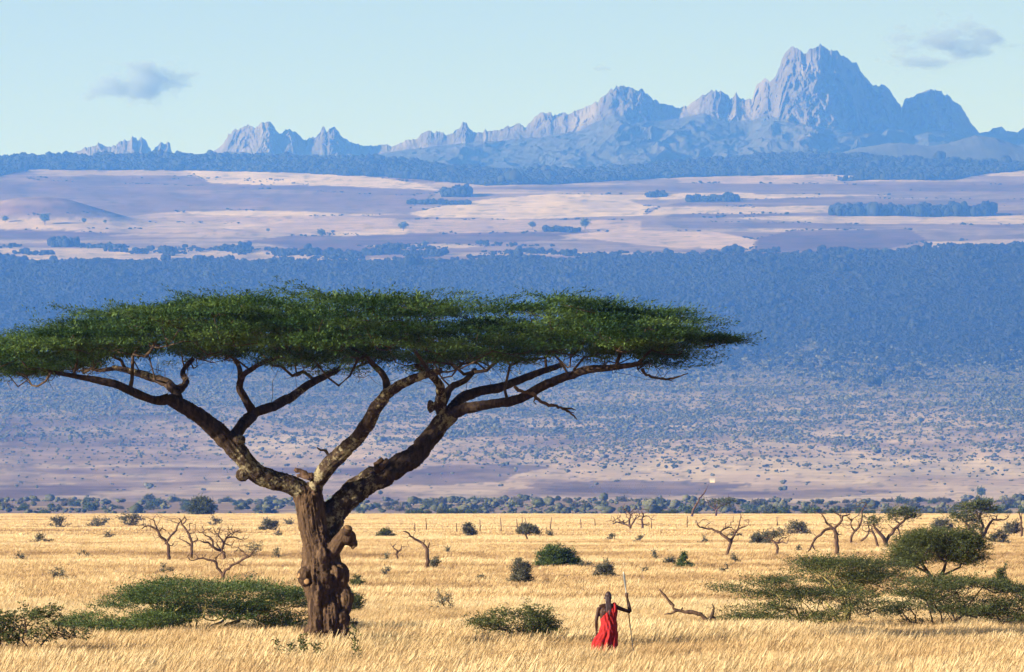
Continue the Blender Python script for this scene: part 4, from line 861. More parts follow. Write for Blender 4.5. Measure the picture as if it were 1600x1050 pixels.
# leafy shrubs near the tree
poly_plant('shrub', 'dark olive shrub with spiky left side standing left of the man', 'shrub', 805, 1003, [([(733, 968), (760, 962), (790, 952), (822, 944), (845, 952), (860, 968), (868, 990), (850, 1000), (812, 992), (775, 982), (745, 980)], .8, 0), ([(790, 985), (840, 985), (880, 1003), (830, 1006)], .2, -.1)], .75, LEAF_OLIVE, TWIG, 150, 15, 8, 407, size=.16, lf=.06, flatness=.07, spread=.12, gap=.12)
poly_plant('shrub', 'dark coarse-leaved shrub at the left edge of the foreground', 'shrub', 20, 1018, [([(-60, 962), (10, 958), (48, 948), (80, 950), (86, 966), (70, 978), (60, 992), (20, 1004), (-60, 1008)], .9, 0), ([(60, 985), (110, 984), (132, 990), (100, 1000), (60, 1006)], .1, -.2)], .9, LEAF_OLIVE, TWIG, 120, 11, 8, 408, size=.16, lf=.08, flatness=.08, spread=.12, gap=.3)
shrub(551, 952, 34, 24, LEAF_OLIVE, TWIG, 'dark little shrub half hidden behind the big trunk', seed=3, dens=1.2)
shrub(552, 986, 26, 18, LEAF_GREY, TWIG, 'grey sprig at the right foot of the big trunk', seed=4)
shrub(557, 911, 22, 16, LEAF_OLIVE, TWIG, 'small green shrub right of the sawn stubs', seed=5)
shrub(693, 950, 50, 32, LEAF_GREY, DEAD, 'sparse twiggy grey shrub in open grass right of the trunk', seed=6, dens=.5, open_=.5)
shrub(871, 880, 64, 26, LEAF_SHRUB, TWIG, 'dense rounded green bush in the middle of the plain', seed=7, dens=1.9, flat=1.0)
shrub(914, 882, 24, 8, LEAF_GREY, DEAD, 'low dry twigs trailing right of the rounded green bush', seed=8, dens=.8)
shrub(815, 905, 36, 31, LEAF_GREY, TWIG, 'upright grey-green bush left of the rounded green bush', seed=9, dens=1.2)
shrub(946, 896, 36, 22, LEAF_GREY, TWIG, 'round grey bush above the man', seed=10, dens=1.1)
shrub(751, 901, 19, 9, LEAF_GREY, TWIG, 'tiny grey shrub left of the upright grey-green bush', seed=11)
shrub(1068, 881, 25, 14, LEAF_SHRUB, TWIG, 'small green bush above the fallen branch', seed=12, dens=1.3)
shrub(1045, 877, 18, 10, LEAF_GREY, TWIG, 'small grey bush touching the small green bush', seed=13)
shrub(316, 806, 38, 27, LEAF_OLIVE, TWIG, 'dark dense bush on the far edge of the plain at left', seed=14, dens=1.5, d=1750)
shrub(825, 843, 32, 20, LEAF_GREY, DEAD, 'little flat-topped tree on a thin stem in the middle distance', name='thorn_tree', category='tree', seed=15, trunk=.35, dens=1.4)
shrub(1187, 850, 32, 17, LEAF_GREY, TWIG, 'grey bush at the foot of the small bent tree', seed=16, dens=1.2)
shrub(1564, 908, 24, 24, LEAF_OLIVE, TWIG, 'small green sprig rising behind the right-hand shrubs', seed=17)
shrub(1246, 834, 36, 21, LEAF_GREY, DEAD, 'sparse grey bush between the small bent tree and the dead forked tree', seed=18, open_=.3)
shrub(1561, 848, 32, 16, LEAF_GREY, TWIG, 'grey bush beside the big leafy tree on the right', seed=19)
shrub(1582, 833, 26, 20, LEAF_GREY, TWIG, 'grey bush behind the lone dead stem at right', seed=20)
shrub(1473, 826, 34, 18, LEAF_GREY, TWIG, 'grey bush left of the big leafy tree on the right', seed=21)
shrub(681, 883, 17, 15, LEAF_GREY, TWIG, 'grey shrub at the foot of the snapped dead tree', seed=22)
shrub(732, 836, 18, 17, LEAF_GREY, TWIG, 'round dark shrub alone right of the snapped dead tree', seed=23, dens=1.4)
shrub(603, 839, 25, 12, LEAF_OLIVE, TWIG, 'flat dark shrub right of the big trunk on the far plain', seed=24, dens=1.3)
shrub(420, 826, 27, 15, LEAF_GREY, TWIG, 'dark little bush just left of the big trunk', seed=25, dens=1.2)
small = [(92, 821, 32, 17), (155, 820, 36, 13), (205, 819, 42, 20), (64, 846, 31, 11), (91, 901, 31, 15), (170, 840, 10, 6), (336, 818, 22, 11), (258, 889, 17, 15), (434, 839, 11, 9), (453, 818, 15, 8), (433, 868, 15, 8), (391, 901, 14, 7), (958, 843, 15, 11), (998, 846, 13, 10),
         (1023, 869, 13, 10), (1133, 889, 15, 10), (1150, 873, 13, 8), (600, 871, 17, 13), (604, 893, 12, 7), (1148, 838, 14, 8), (1220, 905, 14, 8), (1245, 860, 12, 7), (1010, 890, 12, 6), (700, 862, 10, 6), (520, 845, 12, 7), (30, 870, 18, 7), (130, 866, 22, 7), (860, 838, 12, 6), (1100, 846, 14, 6)]
LANDMARKS = [('the bare forked dead tree', 258, 845), ('the wide low acacia shrub', 300, 945), ('the big trunk', 508, 890), ('the snapped dead tree', 666, 868), ('the rounded green bush', 871, 868), ('the man in red', 950, 960), ('the leaning bare dead tree', 1133, 845), ('the dead forked tree', 1303, 840), ('the brushwood heap', 990, 815), ('the flat-topped shrub', 1315, 890), ('the left picture edge', 0, 870)]
seen_l = {}
for i, (x, y, w, h) in enumerate(small):
    nm_, lx, ly = min(LANDMARKS, key=lambda m: math.hypot(m[1] - x, 2.2 * (m[2] - y)))
    far_ = 'well ' if math.hypot(lx - x, ly - y) > 75 else ''
    way = ('left of' if x < lx else 'right of') if abs(x - lx) > 1.3 * abs(y - ly) else ('beyond' if y < ly else 'nearer than')
    lab_ = f"{'tiny' if w < 13 else 'low flat' if h < 10 else 'small twiggy'} grey shrub {far_}{way} {nm_}"
    seen_l[lab_] = seen_l.get(lab_, 0) + 1
    if seen_l[lab_] > 1: lab_ += (', the other one', ', a third one', ', a fourth one')[seen_l[lab_] - 2]
    shrub(x, y, w, h, LEAF_GREY, TWIG, lab_, group='small shrubs dotted on the open plain', seed=50 + i, dens=.75, open_=.25)
# foreground herbs
for px, d, h, lab in [(556, 128.5, 1.2, 'tall leafy green weed standing right of the trunk base'), (472, 131.0, .98, 'bushy dark green weed in front of the trunk'), (440, 131.5, .8, 'thin green weed left of the bushy weed'), (488, 130.5, .8, 'short green weed right of the bushy weed')]:
    r = np.random.default_rng(int(px)); o, org = plant_root('weed', px, d, lab, 'weed'); g = Geo(); P, D = [], []
    for s_ in range(3 if h < .9 else 2):
        b = np.array([r.normal(0, .05), r.normal(0, .05), -.05]); e = np.array([r.normal(.03, .08), r.normal(0, .06), h * r.uniform(.8, 1)]); pts = np.array([b + (e - b) * t + np.array([.05 * math.sin(3 * t + s_), 0, 0]) for t in np.linspace(0, 1, 8)])
        g.add(*tube(pts, np.linspace(.008, .003, 8), 5))
        for t in np.linspace(.35, 1, 22):
            i = t * 7; j = min(6, int(i)); P.append(pts[j] + (pts[j + 1] - pts[j]) * (i - j)); a = r.uniform(0, 6.28); D.append([math.cos(a), math.sin(a), r.uniform(.2, .9)])
    link('stems', g.mesh('stems', TWIG), o); v, q, c = sprays(np.array(P), np.array(D), .09, 5, .075, .04, r); g = Geo(); g.add(v, q, None, c); tag(link('foliage', g.mesh('foliage', LEAF_OLIVE, smooth=False), o), kind='stuff')

# dead and half-dead thorn trees, limb lines read off the photograph at each tree's own distance
def dead_tree(label, py, lines, px=None, twigs=30, seed=0, leaf=None, tufts=(), mat=None, reach=1.0, name='dead_tree', d=None, rscale=1.0):
    r = np.random.default_rng(900 + seed); d = d or grass_d(py); k = d / F; x0 = px or lines[0][0][0]; o, org = plant_root(name, x0, d, label, 'tree'); s = Skeleton()
    for ln in lines:
        a = np.array(ln, float); p = at_np(a[:, 0], a[:, 1], d) - org
        if ln is lines[0] : p[0, 2] = min(p[0, 2], -.15)
        p[1:, 1] += np.cumsum(r.normal(0, 5 * k, len(p) - 1)); p, rad = densify(p, a[:, 2] * k * rscale, 5 * k); st = None
        if len(s.p):
            dd = np.linalg.norm((np.array(s.p) - p[0])[:, [0, 2]], axis=1)
            if dd.min() < 14 * k: st = int(np.argmin(dd)); p = p + (np.array(s.p[st]) - p[0]) * np.linspace(1, 0, len(p))[:, None]
        p[1:] += r.normal(size=p[1:].shape) * .8 * k; s.limb(p, list(rad), st)
    base_n = len(s.p); bp = np.array(s.p); fx = np.array(s.fix, float); tip = np.where((bp[:, 2] > .35 * bp[:, 2].max()) )[0]
    twigs = int(twigs * 2.2); T = bp[r.choice(tip, twigs)] + r.normal(size=(twigs, 3)) * np.array([9, 7, 4.5]) * k * reach + np.array([0, 0, 5 * k * reach])
    s.grow(T, r, 5 * k, .2, .1, 0)
    rad = s.radii(max(.008, .42 * k), 2.3); g = Geo(); s.tubes(rad, g, big=7, small=4); link('branches' if leaf is None else 'trunk', g.mesh('branches', mat or DEAD), o)
    if leaf is not None and len(tufts):
        P, D = [], []
        for tx, ty, tw, th, tn in tufts:
            c = at_np(np.full(tn, tx) + r.normal(0, tw * .42, tn), np.full(tn, ty) + r.normal(0, th * .42, tn), d) - org; c[:, 1] += r.normal(0, tw * .4 * k, tn); P.append(c); D.append(r.normal(size=(tn, 3)) * np.array([1, 1, .4]) + np.array([0, 0, .15]))
        P, D = np.concatenate(P), np.concatenate(D); v, q, c = sprays(P, D, 8 * k * r.uniform(.5, 1.2, len(P)), 7, 3.0 * k, 1.4 * k, r); g = Geo(); g.add(v, q, None, c); tag(link('crown', g.mesh('crown', leaf, smooth=False), o), kind='stuff')
    return o
dead_tree('bare forked dead tree, leftmost of the leafless group left of the trunk', 872, [[(264, 876, 3), (263, 860, 2.8), (260, 848, 2.6)], [(260, 850, 2.4), (250, 836, 2.2), (244, 826, 1.8), (232, 822, 1.4), (222, 826, .7)], [(261, 848, 2), (268, 838, 1.8), (276, 828, 1.6), (279, 818, 1.2), (284, 812, .7)], [(247, 832, 1.4), (240, 815, 1), (236, 811, .6)]], seed=1, twigs=36)
dead_tree('slender bare dead tree with bent top, between its leafless neighbours', 868, [[(300, 874, 2.6), (299, 858, 2.4), (300, 848, 2.2), (294, 835, 2), (288, 824, 1.7), (282, 815, 1.3)], [(284, 818, 1.3), (292, 812, 1.1), (298, 811, .6)], [(300, 848, 1.6), (306, 845, .9)], [(296, 852, 1.4), (288, 846, 1), (282, 842, .6)], [(290, 828, 1.2), (296, 826, .9), (297, 818, .5)]], seed=2, twigs=22)
dead_tree('low spreading bare dead tree with flat matted crown left of the trunk', 871, [[(354, 876, 2.8), (350, 866, 2.6), (344, 860, 2.4), (334, 856, 2), (324, 850, 1.5), (314, 846, .8)], [(347, 862, 2.2), (350, 850, 1.9), (354, 842, 1.6), (366, 840, 1.2), (378, 844, .7)], [(336, 856, 1.6), (330, 842, 1.3), (322, 836, .8)], [(351, 848, 1.6), (344, 838, 1.2), (336, 834, .7)], [(356, 842, 1.3), (362, 834, 1), (370, 832, .6)]], seed=3, twigs=110, reach=1.1)
dead_tree('twisted half-dead tree with one leafy tip in front of the low spreading dead tree', 902, [[(349, 908, 2.6), (346, 896, 2.4), (340, 886, 2.2), (336, 876, 2), (324, 874, 1.6), (310, 872, 1.2), (298, 876, .7)], [(338, 884, 1.8), (338, 872, 1.4), (342, 866, .8)], [(358, 906, 2.6), (359, 896, 2.4), (364, 886, 2.2), (374, 880, 1.9), (384, 872, 1.8), (394, 868, 1.5), (398, 858, 1)], [(384, 872, 1.5), (378, 862, 1.2), (372, 856, .7)]], seed=4, twigs=36, leaf=LEAF_GREY, tufts=[(400, 857, 14, 10, 70)])
dead_tree('snapped dead tree with one long broken limb right of the trunk', 884, [[(669, 890, 5.0), (668, 872, 4.6), (666, 858, 4.2), (662, 850, 3.6)], [(664, 853, 3), (654, 846, 2.6), (642, 838, 2.2), (630, 830, 1.2)], [(668, 858, 2.6), (672, 850, 1.8), (672, 846, .9)], [(663, 850, 2), (664, 842, 1)]], seed=5, twigs=5, reach=.6, rscale=.72)
dead_tree('small twisted dead snag left of the snapped dead tree', 870, [[(622, 874, 1.6), (620, 862, 1.5), (614, 854, 1.2), (618, 848, .6)], [(621, 866, 1.4), (627, 858, 1.2), (626, 850, .6)]], seed=6, twigs=4, reach=.6)
dead_tree('leaning bare dead tree, leftmost of the dead trees on the right', 865, [[(1135, 872, 2.6), (1138, 858, 2.4), (1142, 848, 2.6), (1134, 840, 2.4), (1124, 832, 2.1), (1112, 827, 1.7), (1098, 824, 1.3), (1089, 821, .7)], [(1141, 850, 2.2), (1146, 838, 1.9), (1152, 828, 1.6), (1163, 824, .9)], [(1148, 836, 1.5), (1154, 820, 1.1), (1156, 810, .6)], [(1126, 833, 1.4), (1138, 824, 1.2), (1145, 824, .7)]], seed=7, twigs=40)
dead_tree('small bent tree with grey tuft behind the flat-topped shrub', 864, [[(1214, 868, 2.4), (1214, 856, 2.2), (1212, 848, 2), (1204, 843, 1.6), (1196, 841, .9)], [(1213, 850, 1.6), (1222, 846, 1.3), (1228, 848, .7)], [(1208, 844, 1.4), (1212, 834, 1)]], seed=8, twigs=16, leaf=LEAF_GREY, tufts=[(1205, 836, 26, 9, 120), (1216, 832, 12, 8, 50)])
dead_tree('dead forked tree with drooping left limb reaching the grass', 865, [[(1308, 871, 3.8), (1307, 850, 3.4), (1305, 834, 3.2), (1303, 826, 2.8)], [(1304, 828, 2.6), (1293, 828, 2.3), (1282, 836, 2.1), (1272, 844, 2), (1268, 854, 1.7), (1262, 862, 1.2)], [(1270, 850, 1.4), (1274, 860, 1)], [(1304, 827, 2.4), (1312, 818, 2), (1318, 808, 1.6), (1328, 803, .9)], [(1302, 827, 2), (1292, 818, 1.7), (1287, 810, 1.3), (1283, 803, .7)], [(1314, 814, 1.4), (1310, 802, .8)]], seed=9, twigs=28, reach=.9)
dead_tree('tangled bare dead tree with tall spike behind the dead forked tree', 848, [[(1330, 853, 2.2), (1330, 840, 2), (1334, 830, 1.8), (1342, 822, 1.7), (1346, 810, 1.5), (1345, 798, 1.2), (1352, 788, .6)], [(1334, 830, 1.5), (1328, 818, 1.2), (1332, 810, .7)], [(1345, 845, 1.8), (1354, 836, 1.6), (1358, 826, 1.2), (1352, 814, .8)]], seed=10, twigs=34)
dead_tree('two-stemmed thorn tree with leafy crown right of the dead trees', 853, [[(1386, 860, 4), (1384, 848, 3.6), (1378, 838, 3), (1370, 828, 2.4), (1364, 818, 1.6)], [(1384, 848, 3), (1394, 834, 2.6), (1402, 824, 2.2), (1412, 814, 1.8), (1424, 808, 1.2)], [(1371, 868, 2.4), (1371, 850, 2.2), (1366, 834, 1.8), (1362, 822, 1.2)], [(1402, 826, 1.6), (1406, 838, 1), (1410, 842, .6)]], seed=11, twigs=30, name='thorn_tree', leaf=LEAF_OLIVE, tufts=[(1408, 801, 26, 10, 260), (1424, 806, 16, 7, 110), (1366, 813, 16, 9, 110), (1396, 808, 12, 9, 70)])
dead_tree('big leafy grey-green tree standing at right edge of the plain', 848, [[(1533, 854, 3.4), (1532, 842, 3.2), (1524, 832, 2.8), (1514, 822, 2.2), (1506, 812, 1.6)], [(1533, 843, 3), (1542, 834, 2.6), (1546, 822, 2.2), (1552, 814, 1.8), (1564, 812, 1.4), (1575, 810, .7)], [(1531, 840, 2.6), (1536, 822, 2.2), (1530, 806, 1.8), (1534, 795, 1)], [(1524, 854, 2.4), (1522, 838, 2), (1512, 828, 1.4)]], seed=12, twigs=46, name='thorn_tree', leaf=LEAF_OLIVE, tufts=[(1520, 793, 30, 10, 330), (1535, 787, 22, 8, 190), (1500, 806, 24, 9, 210), (1520, 812, 24, 10, 190), (1545, 797, 16, 8, 90), (1524, 824, 14, 6, 60)])
dead_tree('lone dead stem beside the right edge of the plain', 838, [[(1597, 843, 1.9), (1596, 826, 1.7), (1593, 812, 1.4), (1591, 798, .7)], [(1593, 812, 1.1), (1597, 804, .6)]], seed=13, twigs=3, reach=.5)
dead_tree('leaning pale dead stem rising above the far edge of the plain', 806, [[(1080, 806, 2), (1086, 792, 1.8), (1093, 780, 1.5), (1098, 774, 1.2), (1103, 764, .9), (1107, 756, .4)]], seed=14, twigs=2, reach=.5, d=1500)
dead_tree('small flat thorn tree beside the leaning dead stem', 802, [[(1118, 808, 1.8), (1119, 798, 1.6), (1126, 790, 1.2), (1140, 786, .7)], [(1119, 798, 1.3), (1108, 790, .9)]], seed=15, twigs=14, name='thorn_tree', leaf=LEAF_OLIVE, tufts=[(1124, 785, 36, 5, 120), (1138, 783, 14, 4, 50)], d=1600)
dead_tree('brushwood heap with upright sticks on the far plain', 823, [[(985, 826, 2), (984, 812, 1.6), (987, 802, .8)], [(1004, 826, 1.9), (1003, 812, 1.6), (1006, 802, .8)], [(985, 822, 1.4), (970, 816, 1.2), (958, 818, .7)], [(992, 824, 1.5), (994, 812, 1.2), (998, 806, .6)]], seed=16, twigs=60, reach=1.1, name='brushwood')
# broken fence posts far out on the plain
ORD = ['first', 'second', 'third', 'fourth', 'fifth', 'sixth', 'seventh', 'eighth', 'ninth', 'tenth', 'eleventh', 'twelfth', 'thirteenth', 'fourteenth', 'fifteenth', 'sixteenth', 'seventeenth', 'eighteenth', 'nineteenth', 'twentieth'] + ['twenty-' + q for q in ('first', 'second', 'third', 'fourth', 'fifth', 'sixth', 'seventh', 'eighth', 'ninth')] + ['thirtieth']
for i, (px, py, h) in enumerate(sorted([(750, 828, 17), (783, 828, 20), (808, 826, 16), (816, 825, 18), (823, 824, 16), (860, 824, 17), (908, 822, 14), (1018, 822, 12), (1074, 821, 17), (1215, 819, 12), (714, 831, 14), (666, 826, 18), (648, 828, 12), (930, 819, 9)])):
    d = grass_d(py); k = d / F; r = np.random.default_rng(700 + i); o, org = plant_root('fence_post', px, d, f'grey broken post on the far plain, {ORD[i]} post from the left', 'post', 'old posts on the far plain')
    g = Geo(); pts = [(0, 0, -.3), (r.normal(0, .03), 0, h * k * .5), (r.normal(0, .09), r.normal(0, .05), h * k + GRASS_UP)]; g.add(*tube(pts, [.9 * k, .8 * k, .5 * k], 7))
    link('shaft', g.mesh('shaft', DEAD), o)
    if i % 3 == 0: g = Geo(); g.add(*tube([(0, 0, h * k * .55), (r.choice([-1, 1]) * 3 * k, 0, h * k * .75)], [.5 * k, .25 * k], 5)); link('branch_stub', g.mesh('branch_stub', DEAD), o)
# fallen branch by the shrubs
DB = grass_d(980)
ob, orgb = plant_root('fallen_branch', 1105, DB, 'curved dead branch lying in grass right of the man', 'branch')
rc = np.random.default_rng(77)
bare(ob, 'wood', [[(1118, 990, 2.0), (1108, 972, 3.4), (1098, 962, 3.2), (1082, 957, 3.0), (1066, 955, 2.8), (1054, 952, 2.6), (1046, 940, 2.3), (1036, 928, 2), (1030, 921, 1)], [(1058, 954, 2), (1048, 958, 1.7), (1038, 960, .8)], [(1064, 954, 1.6), (1067, 949, .8)]], DEAD, orgb, DB, 7)
bare(ob, 'fork', [[(1108, 972, 2.6), (1113, 960, 2.4), (1115, 950, 2), (1113, 944, 1)], [(1113, 962, 1.8), (1118, 970, 1.8), (1120, 982, 1.4)]], TWIG, orgb, DB, 7)

# ------------------------------------------------------------------ bush belt beyond the plain: separate bushes
def belt_proto(seed, leaf):
    r = np.random.default_rng(seed); n = 46; u = norm(r.normal(size=(n, 3))); u[:, 2] = np.abs(u[:, 2]) * .9; c = u * r.uniform(.5, 1, (n, 1)) * np.array([.95, .8, .72]) * (1 + .3 * r.normal(size=(n, 1)) * .5) + np.array([0, 0, .22])
    s = Skeleton(); s.limb([(0, 0, -.15), (0, 0, .15)]); s.grow(c[::2], r, .25, .15, .2, .1); g = Geo(); s.tubes(s.radii(.016, 2.3, fix=False), g, small=3, big=4); st = g.mesh('stems', TWIG)
    P = np.repeat(c, 5, 0) + r.normal(size=(n * 5, 3)) * .1; D = np.repeat(u, 5, 0) + r.normal(size=P.shape) * .5; v, q, cc = sprays(P, D, .34, 4, .24, .15, r, np.clip(np.repeat(r.normal(.5, .2, n), 5), 0, 1)); g = Geo(); g.add(v, q, None, cc)
    return st, g.mesh('foliage', leaf, smooth=False)
protos = [belt_proto(800 + i, (LEAF_GREY, LEAF_OLIVE, LEAF_SHRUB)[i % 3]) for i in range(6)]
r = np.random.default_rng(55)
def belt_bush(px, d, size, kind, label, group):
    o = bpy.data.objects.new('bush', None); C.objects.link(o); p = foot(px, d); o.location = p; o.scale = (size, size, size * r.uniform(.75, 1.2)); o.rotation_euler = (0, 0, r.uniform(0, 6.28)); tag(o, label, 'bush', group)
    st, fo = protos[kind]; link('stems', st, o); tag(link('foliage', fo, o), kind='stuff')
for i in range(290):
    d = 2950 + 1350 * r.uniform() ** .8; px = r.uniform(-60, 1660)
    kd = int(r.integers(6)); zone = 'left of the big trunk' if px < 470 else 'between the big trunk and the man' if px < 950 else 'right of the man'
    belt_bush(px, d, r.uniform(1.3, 3.1) * (1.4 if r.uniform() < .2 else 1), kd, f"{('greyish', 'olive', 'dark green')[kd % 3]} bush in the far scrub belt, {zone}", 'bushes of the scrub belt')
for i, px in enumerate(sorted([1040, 1052, 1076, 1084, 1168, 1180, 1196, 1210, 1262, 1275, 1288, 1300, 1345, 1362, 1440, 1452, 1470, 1490, 1560, 1575, 655, 668, 690, 702, 720, 735, 1320, 1226, 640, 1600])):
    belt_bush(px, r.uniform(1880, 2000), r.uniform(1.3, 2.4), int(r.choice([1, 2, 4, 5])), f'olive bush on the far rim of the golden plain, {ORD[i]} from the left', 'bushes on the rim of the plain')
# lone trees out on the slope and plateau
def lone_tree(px, d, h, label, kind=0):
    o = bpy.data.objects.new('lone_tree', None); C.objects.link(o); o.location = foot(px, d); k = d / F; o.scale = (h * k * .5,) * 3; tag(o, label, 'tree')
    g = Geo(); g.add(*tube([(0, 0, -.2), (.03, 0, .5), (0, 0, 1.0)], [.09, .07, .05], 6)); link('trunk', g.mesh('trunk', TWIG), o)
    rr2 = np.random.default_rng(int(px)); n = 70; u = norm(rr2.normal(size=(n, 3))); c = u * rr2.uniform(.3, 1, (n, 1)) * np.array([.8, .8, .55]) + np.array([0, 0, 1.35]); P = np.repeat(c, 4, 0) + rr2.normal(size=(n * 4, 3)) * .1; D = rr2.normal(size=P.shape)
    v, q, cc = sprays(P, D, .35, 4, .3, .2, rr2); g = Geo(); g.add(v, q, None, cc); tag(link('crown', g.mesh('crown', LEAF_SHRUB, smooth=False), o), kind='stuff')
lone_tree(1533, 5600, 16, 'lone round tree on the pale plain above the big leafy tree')
for px, py, h, lab in [(70, 351, 16, 'round dark tree on the pale stripe at far left'), (8, 348, 10, 'tree on the pale stripe cut by the left edge'), (131, 349, 8, 'small tree right of the round dark tree on the left stripe'), (164, 350, 6, 'tiny tree on the left pale stripe below the domed hill'), (419, 363, 6, 'tiny bush in the middle of the pale stripe'), (502, 371, 13, 'pointed tree on the edge of the dark ploughed field'), (630, 361, 14, 'slim tree on the plateau above the big crown'), (832, 358, 11, 'rounded tree left of the low plateau copse'), (914, 359, 16, 'tall tree at the right end of the low plateau copse'), (664, 387, 10, 'tree above the plateau lip left of centre'), (1328, 408, 12, 'round tree on the forest edge at right'), (1384, 400, 12, 'round tree standing on the right forest skyline')]:
    lone_tree(px, plateau_d(py, px), h, lab)
# tiny pale hut on the lower slope
dh = 6330.0
oh = bpy.data.objects.new('hut', None); C.objects.link(oh); oh.location = foot(1113, dh); tag(oh, 'tiny pale house on the far plain above the leaning dead stem', 'house')
W_, t_, b_ = material('pale_wall'); b_.inputs['Base Color'].default_value = (.6, .5, .36, 1); R_, t_, b_ = material('tin_roof'); b_.inputs['Base Color'].default_value = (.5, .42, .36, 1)
def box(x0, x1, y0, y1, z0, z1): return np.array([(x, y, z) for z in (z0, z1) for x, y in ((x0, y0), (x1, y0), (x1, y1), (x0, y1))], float), np.array([(0, 3, 2, 1), (4, 5, 6, 7), (0, 1, 5, 4), (1, 2, 6, 5), (2, 3, 7, 6), (3, 0, 4, 7)])
g = Geo(); g.add(*box(-2.6, 2.6, -2.0, 2.0, -2, 3.0)); link('wall', g.mesh('wall', W_, False), oh)
g = Geo(); g.add(np.array([(-3, -2.5, 3.002), (3, -2.5, 3.002), (3, 2.5, 3.002), (-3, 2.5, 3.002), (-3, 0, 4.4), (3, 0, 4.4)], float), [(0, 1, 5, 4), (2, 3, 4, 5), (0, 3, 2, 1)], [(0, 4, 3), (1, 2, 5)]); link('roof', g.mesh('roof', R_, False), oh)
# ------------------------------------------------------------------ the man with a spear
DM = 138.0
man = bpy.data.objects.new('person', None); C.objects.link(man); man.location = foot(950, DM)
tag(man, 'man in red cloak seen from behind, right arm raised to a spear', 'person')
man.rotation_euler = (0, 0, math.radians(4))
def ell(g, c, rx, ry, rz, n=14):
    u = np.linspace(0.001, np.pi - .001, n); th = np.linspace(0, 2 * np.pi, n, endpoint=False); v = np.stack([np.outer(np.sin(u), np.cos(th)) * rx, np.outer(np.sin(u), np.sin(th)) * ry, np.outer(np.cos(u), np.ones(n)) * rz], -1).reshape(-1, 3) + v3(c)
    i = np.arange(n - 1)[:, None] * n; j = np.arange(n)[None]; k = (j + 1) % n; g.add(v, np.stack([i + j, i + n + j, i + n + k, i + k], -1).reshape(-1, 4), np.concatenate([np.stack([np.zeros(n, int), np.arange(n), (np.arange(n) + 1) % n], -1)[:, ::-1][1:-1]]))
def curve(g, pts, rads, seg=.03, sides=10):
    p, r = densify(v3(pts), v3(rads), seg); g.add(*tube(p, r, sides))
bg2 = Geo()
for s in (-1, 1):
    curve(bg2, [(s * .06, 0, .90), (s * .075, 0, 1.05), (s * .085, .005, 1.2), (s * .10, .0, 1.33), (s * .07, .0, 1.45)], [.115, .10, .105, .108, .06])           # torso
    curve(bg2, [(s * .08, 0, .93), (s * .10, .015, .75), (s * .11, .02, .52), (s * .115, -.015, .34), (s * .12, -.01, .09)], [.098, .085, .056, .053, .036])        # legs
    curve(bg2, [(s * .12, -.03, .06), (s * .125, .07, .045), (s * .13, .17, .025)], [.04, .042, .025])                                                              # feet
    ell(bg2, (s * .082, .02, 1.655), .014, .02, .03)                                                                                                              # ears
    ell(bg2, (s * .055, -.085, 1.34), .06, .03, .08)                                                                                                              # shoulder blades
curve(bg2, [(-.20, 0, 1.44), (-.1, 0, 1.47), (0, 0, 1.48), (.1, 0, 1.475), (.20, 0, 1.45)], [.058, .058, .06, .058, .058])                                           # shoulder line
curve(bg2, [(0, -.005, 1.45), (.0, .005, 1.53), (.005, .02, 1.60)], [.064, .054, .058])                                                                           # neck
ell(bg2, (.005, .02, 1.69), .077, .098, .118); ell(bg2, (.005, .06, 1.62), .055, .065, .065); ell(bg2, (.005, .122, 1.665), .014, .022, .026); ell(bg2, (.005, .11, 1.62), .026, .015, .012)
for s in (-1, 1): ell(bg2, (.005 + s * .032, .105, 1.70), .016, .012, .008)
curve(bg2, [(-.205, 0, 1.43), (-.245, -.01, 1.29), (-.275, -.02, 1.12), (-.272, .02, 1.0), (-.262, .06, .88)], [.056, .047, .039, .039, .026])                      # left arm
curve(bg2, [(.205, 0, 1.44), (.36, .02, 1.385), (.535, .05, 1.325)], [.056, .047, .04]); curve(bg2, [(.535, .05, 1.325), (.505, .08, 1.48), (.462, .12, 1.66)], [.041, .039, .027])   # right arm
SPT, SPB = np.array([.379, .145, 2.29]), np.array([.66, .135, 0.0]); sdir = norm(SPT - SPB)
gripc = SPB + (SPT - SPB) * (1.735 / 2.29)
curve(bg2, [(.462, .12, 1.66), gripc + np.array([.012, -.035, -.02]), gripc + np.array([.01, -.03, .03])], [.027, .032, .028])                                                     # right palm
for q in range(4):
    c = gripc + sdir * (-.032 + .021 * q); x = np.array([.022, -.026, 0]); L = (.9, 1.0, 1.05, .95)[q]
    curve(bg2, [c + x, c + np.array([-.012, -.026 * L, 0]), c + np.array([-.026, -.004, -.002]), c + np.array([-.016, .022, -.004]), c + np.array([.006, .022, -.004])], [.0105, .010, .0095, .009, .0075], .012, 7)
curve(bg2, [gripc + np.array([.028, -.03, .0]), gripc + np.array([.03, .002, .03]), gripc + np.array([.008, .024, .045])], [.012, .011, .008], .012, 7)                  # thumb
lh = np.array([-.262, .06, .86]); curve(bg2, [lh, lh + np.array([.005, .02, -.06]), lh + np.array([.008, .035, -.10])], [.026, .031, .028])
for q in range(4):
    b = lh + np.array([.008, .005 + .019 * q, -.10]); L = (.062, .075, .08, .07)[q]; curve(bg2, [b, b + np.array([.006, .004, -L * .55]), b + np.array([.02, .006, -L])], [.0105, .0095, .007], .015, 7)
curve(bg2, [lh + np.array([.012, .05, -.045]), lh + np.array([.022, .075, -.08]), lh + np.array([.026, .08, -.11])], [.013, .011, .008], .015, 7)
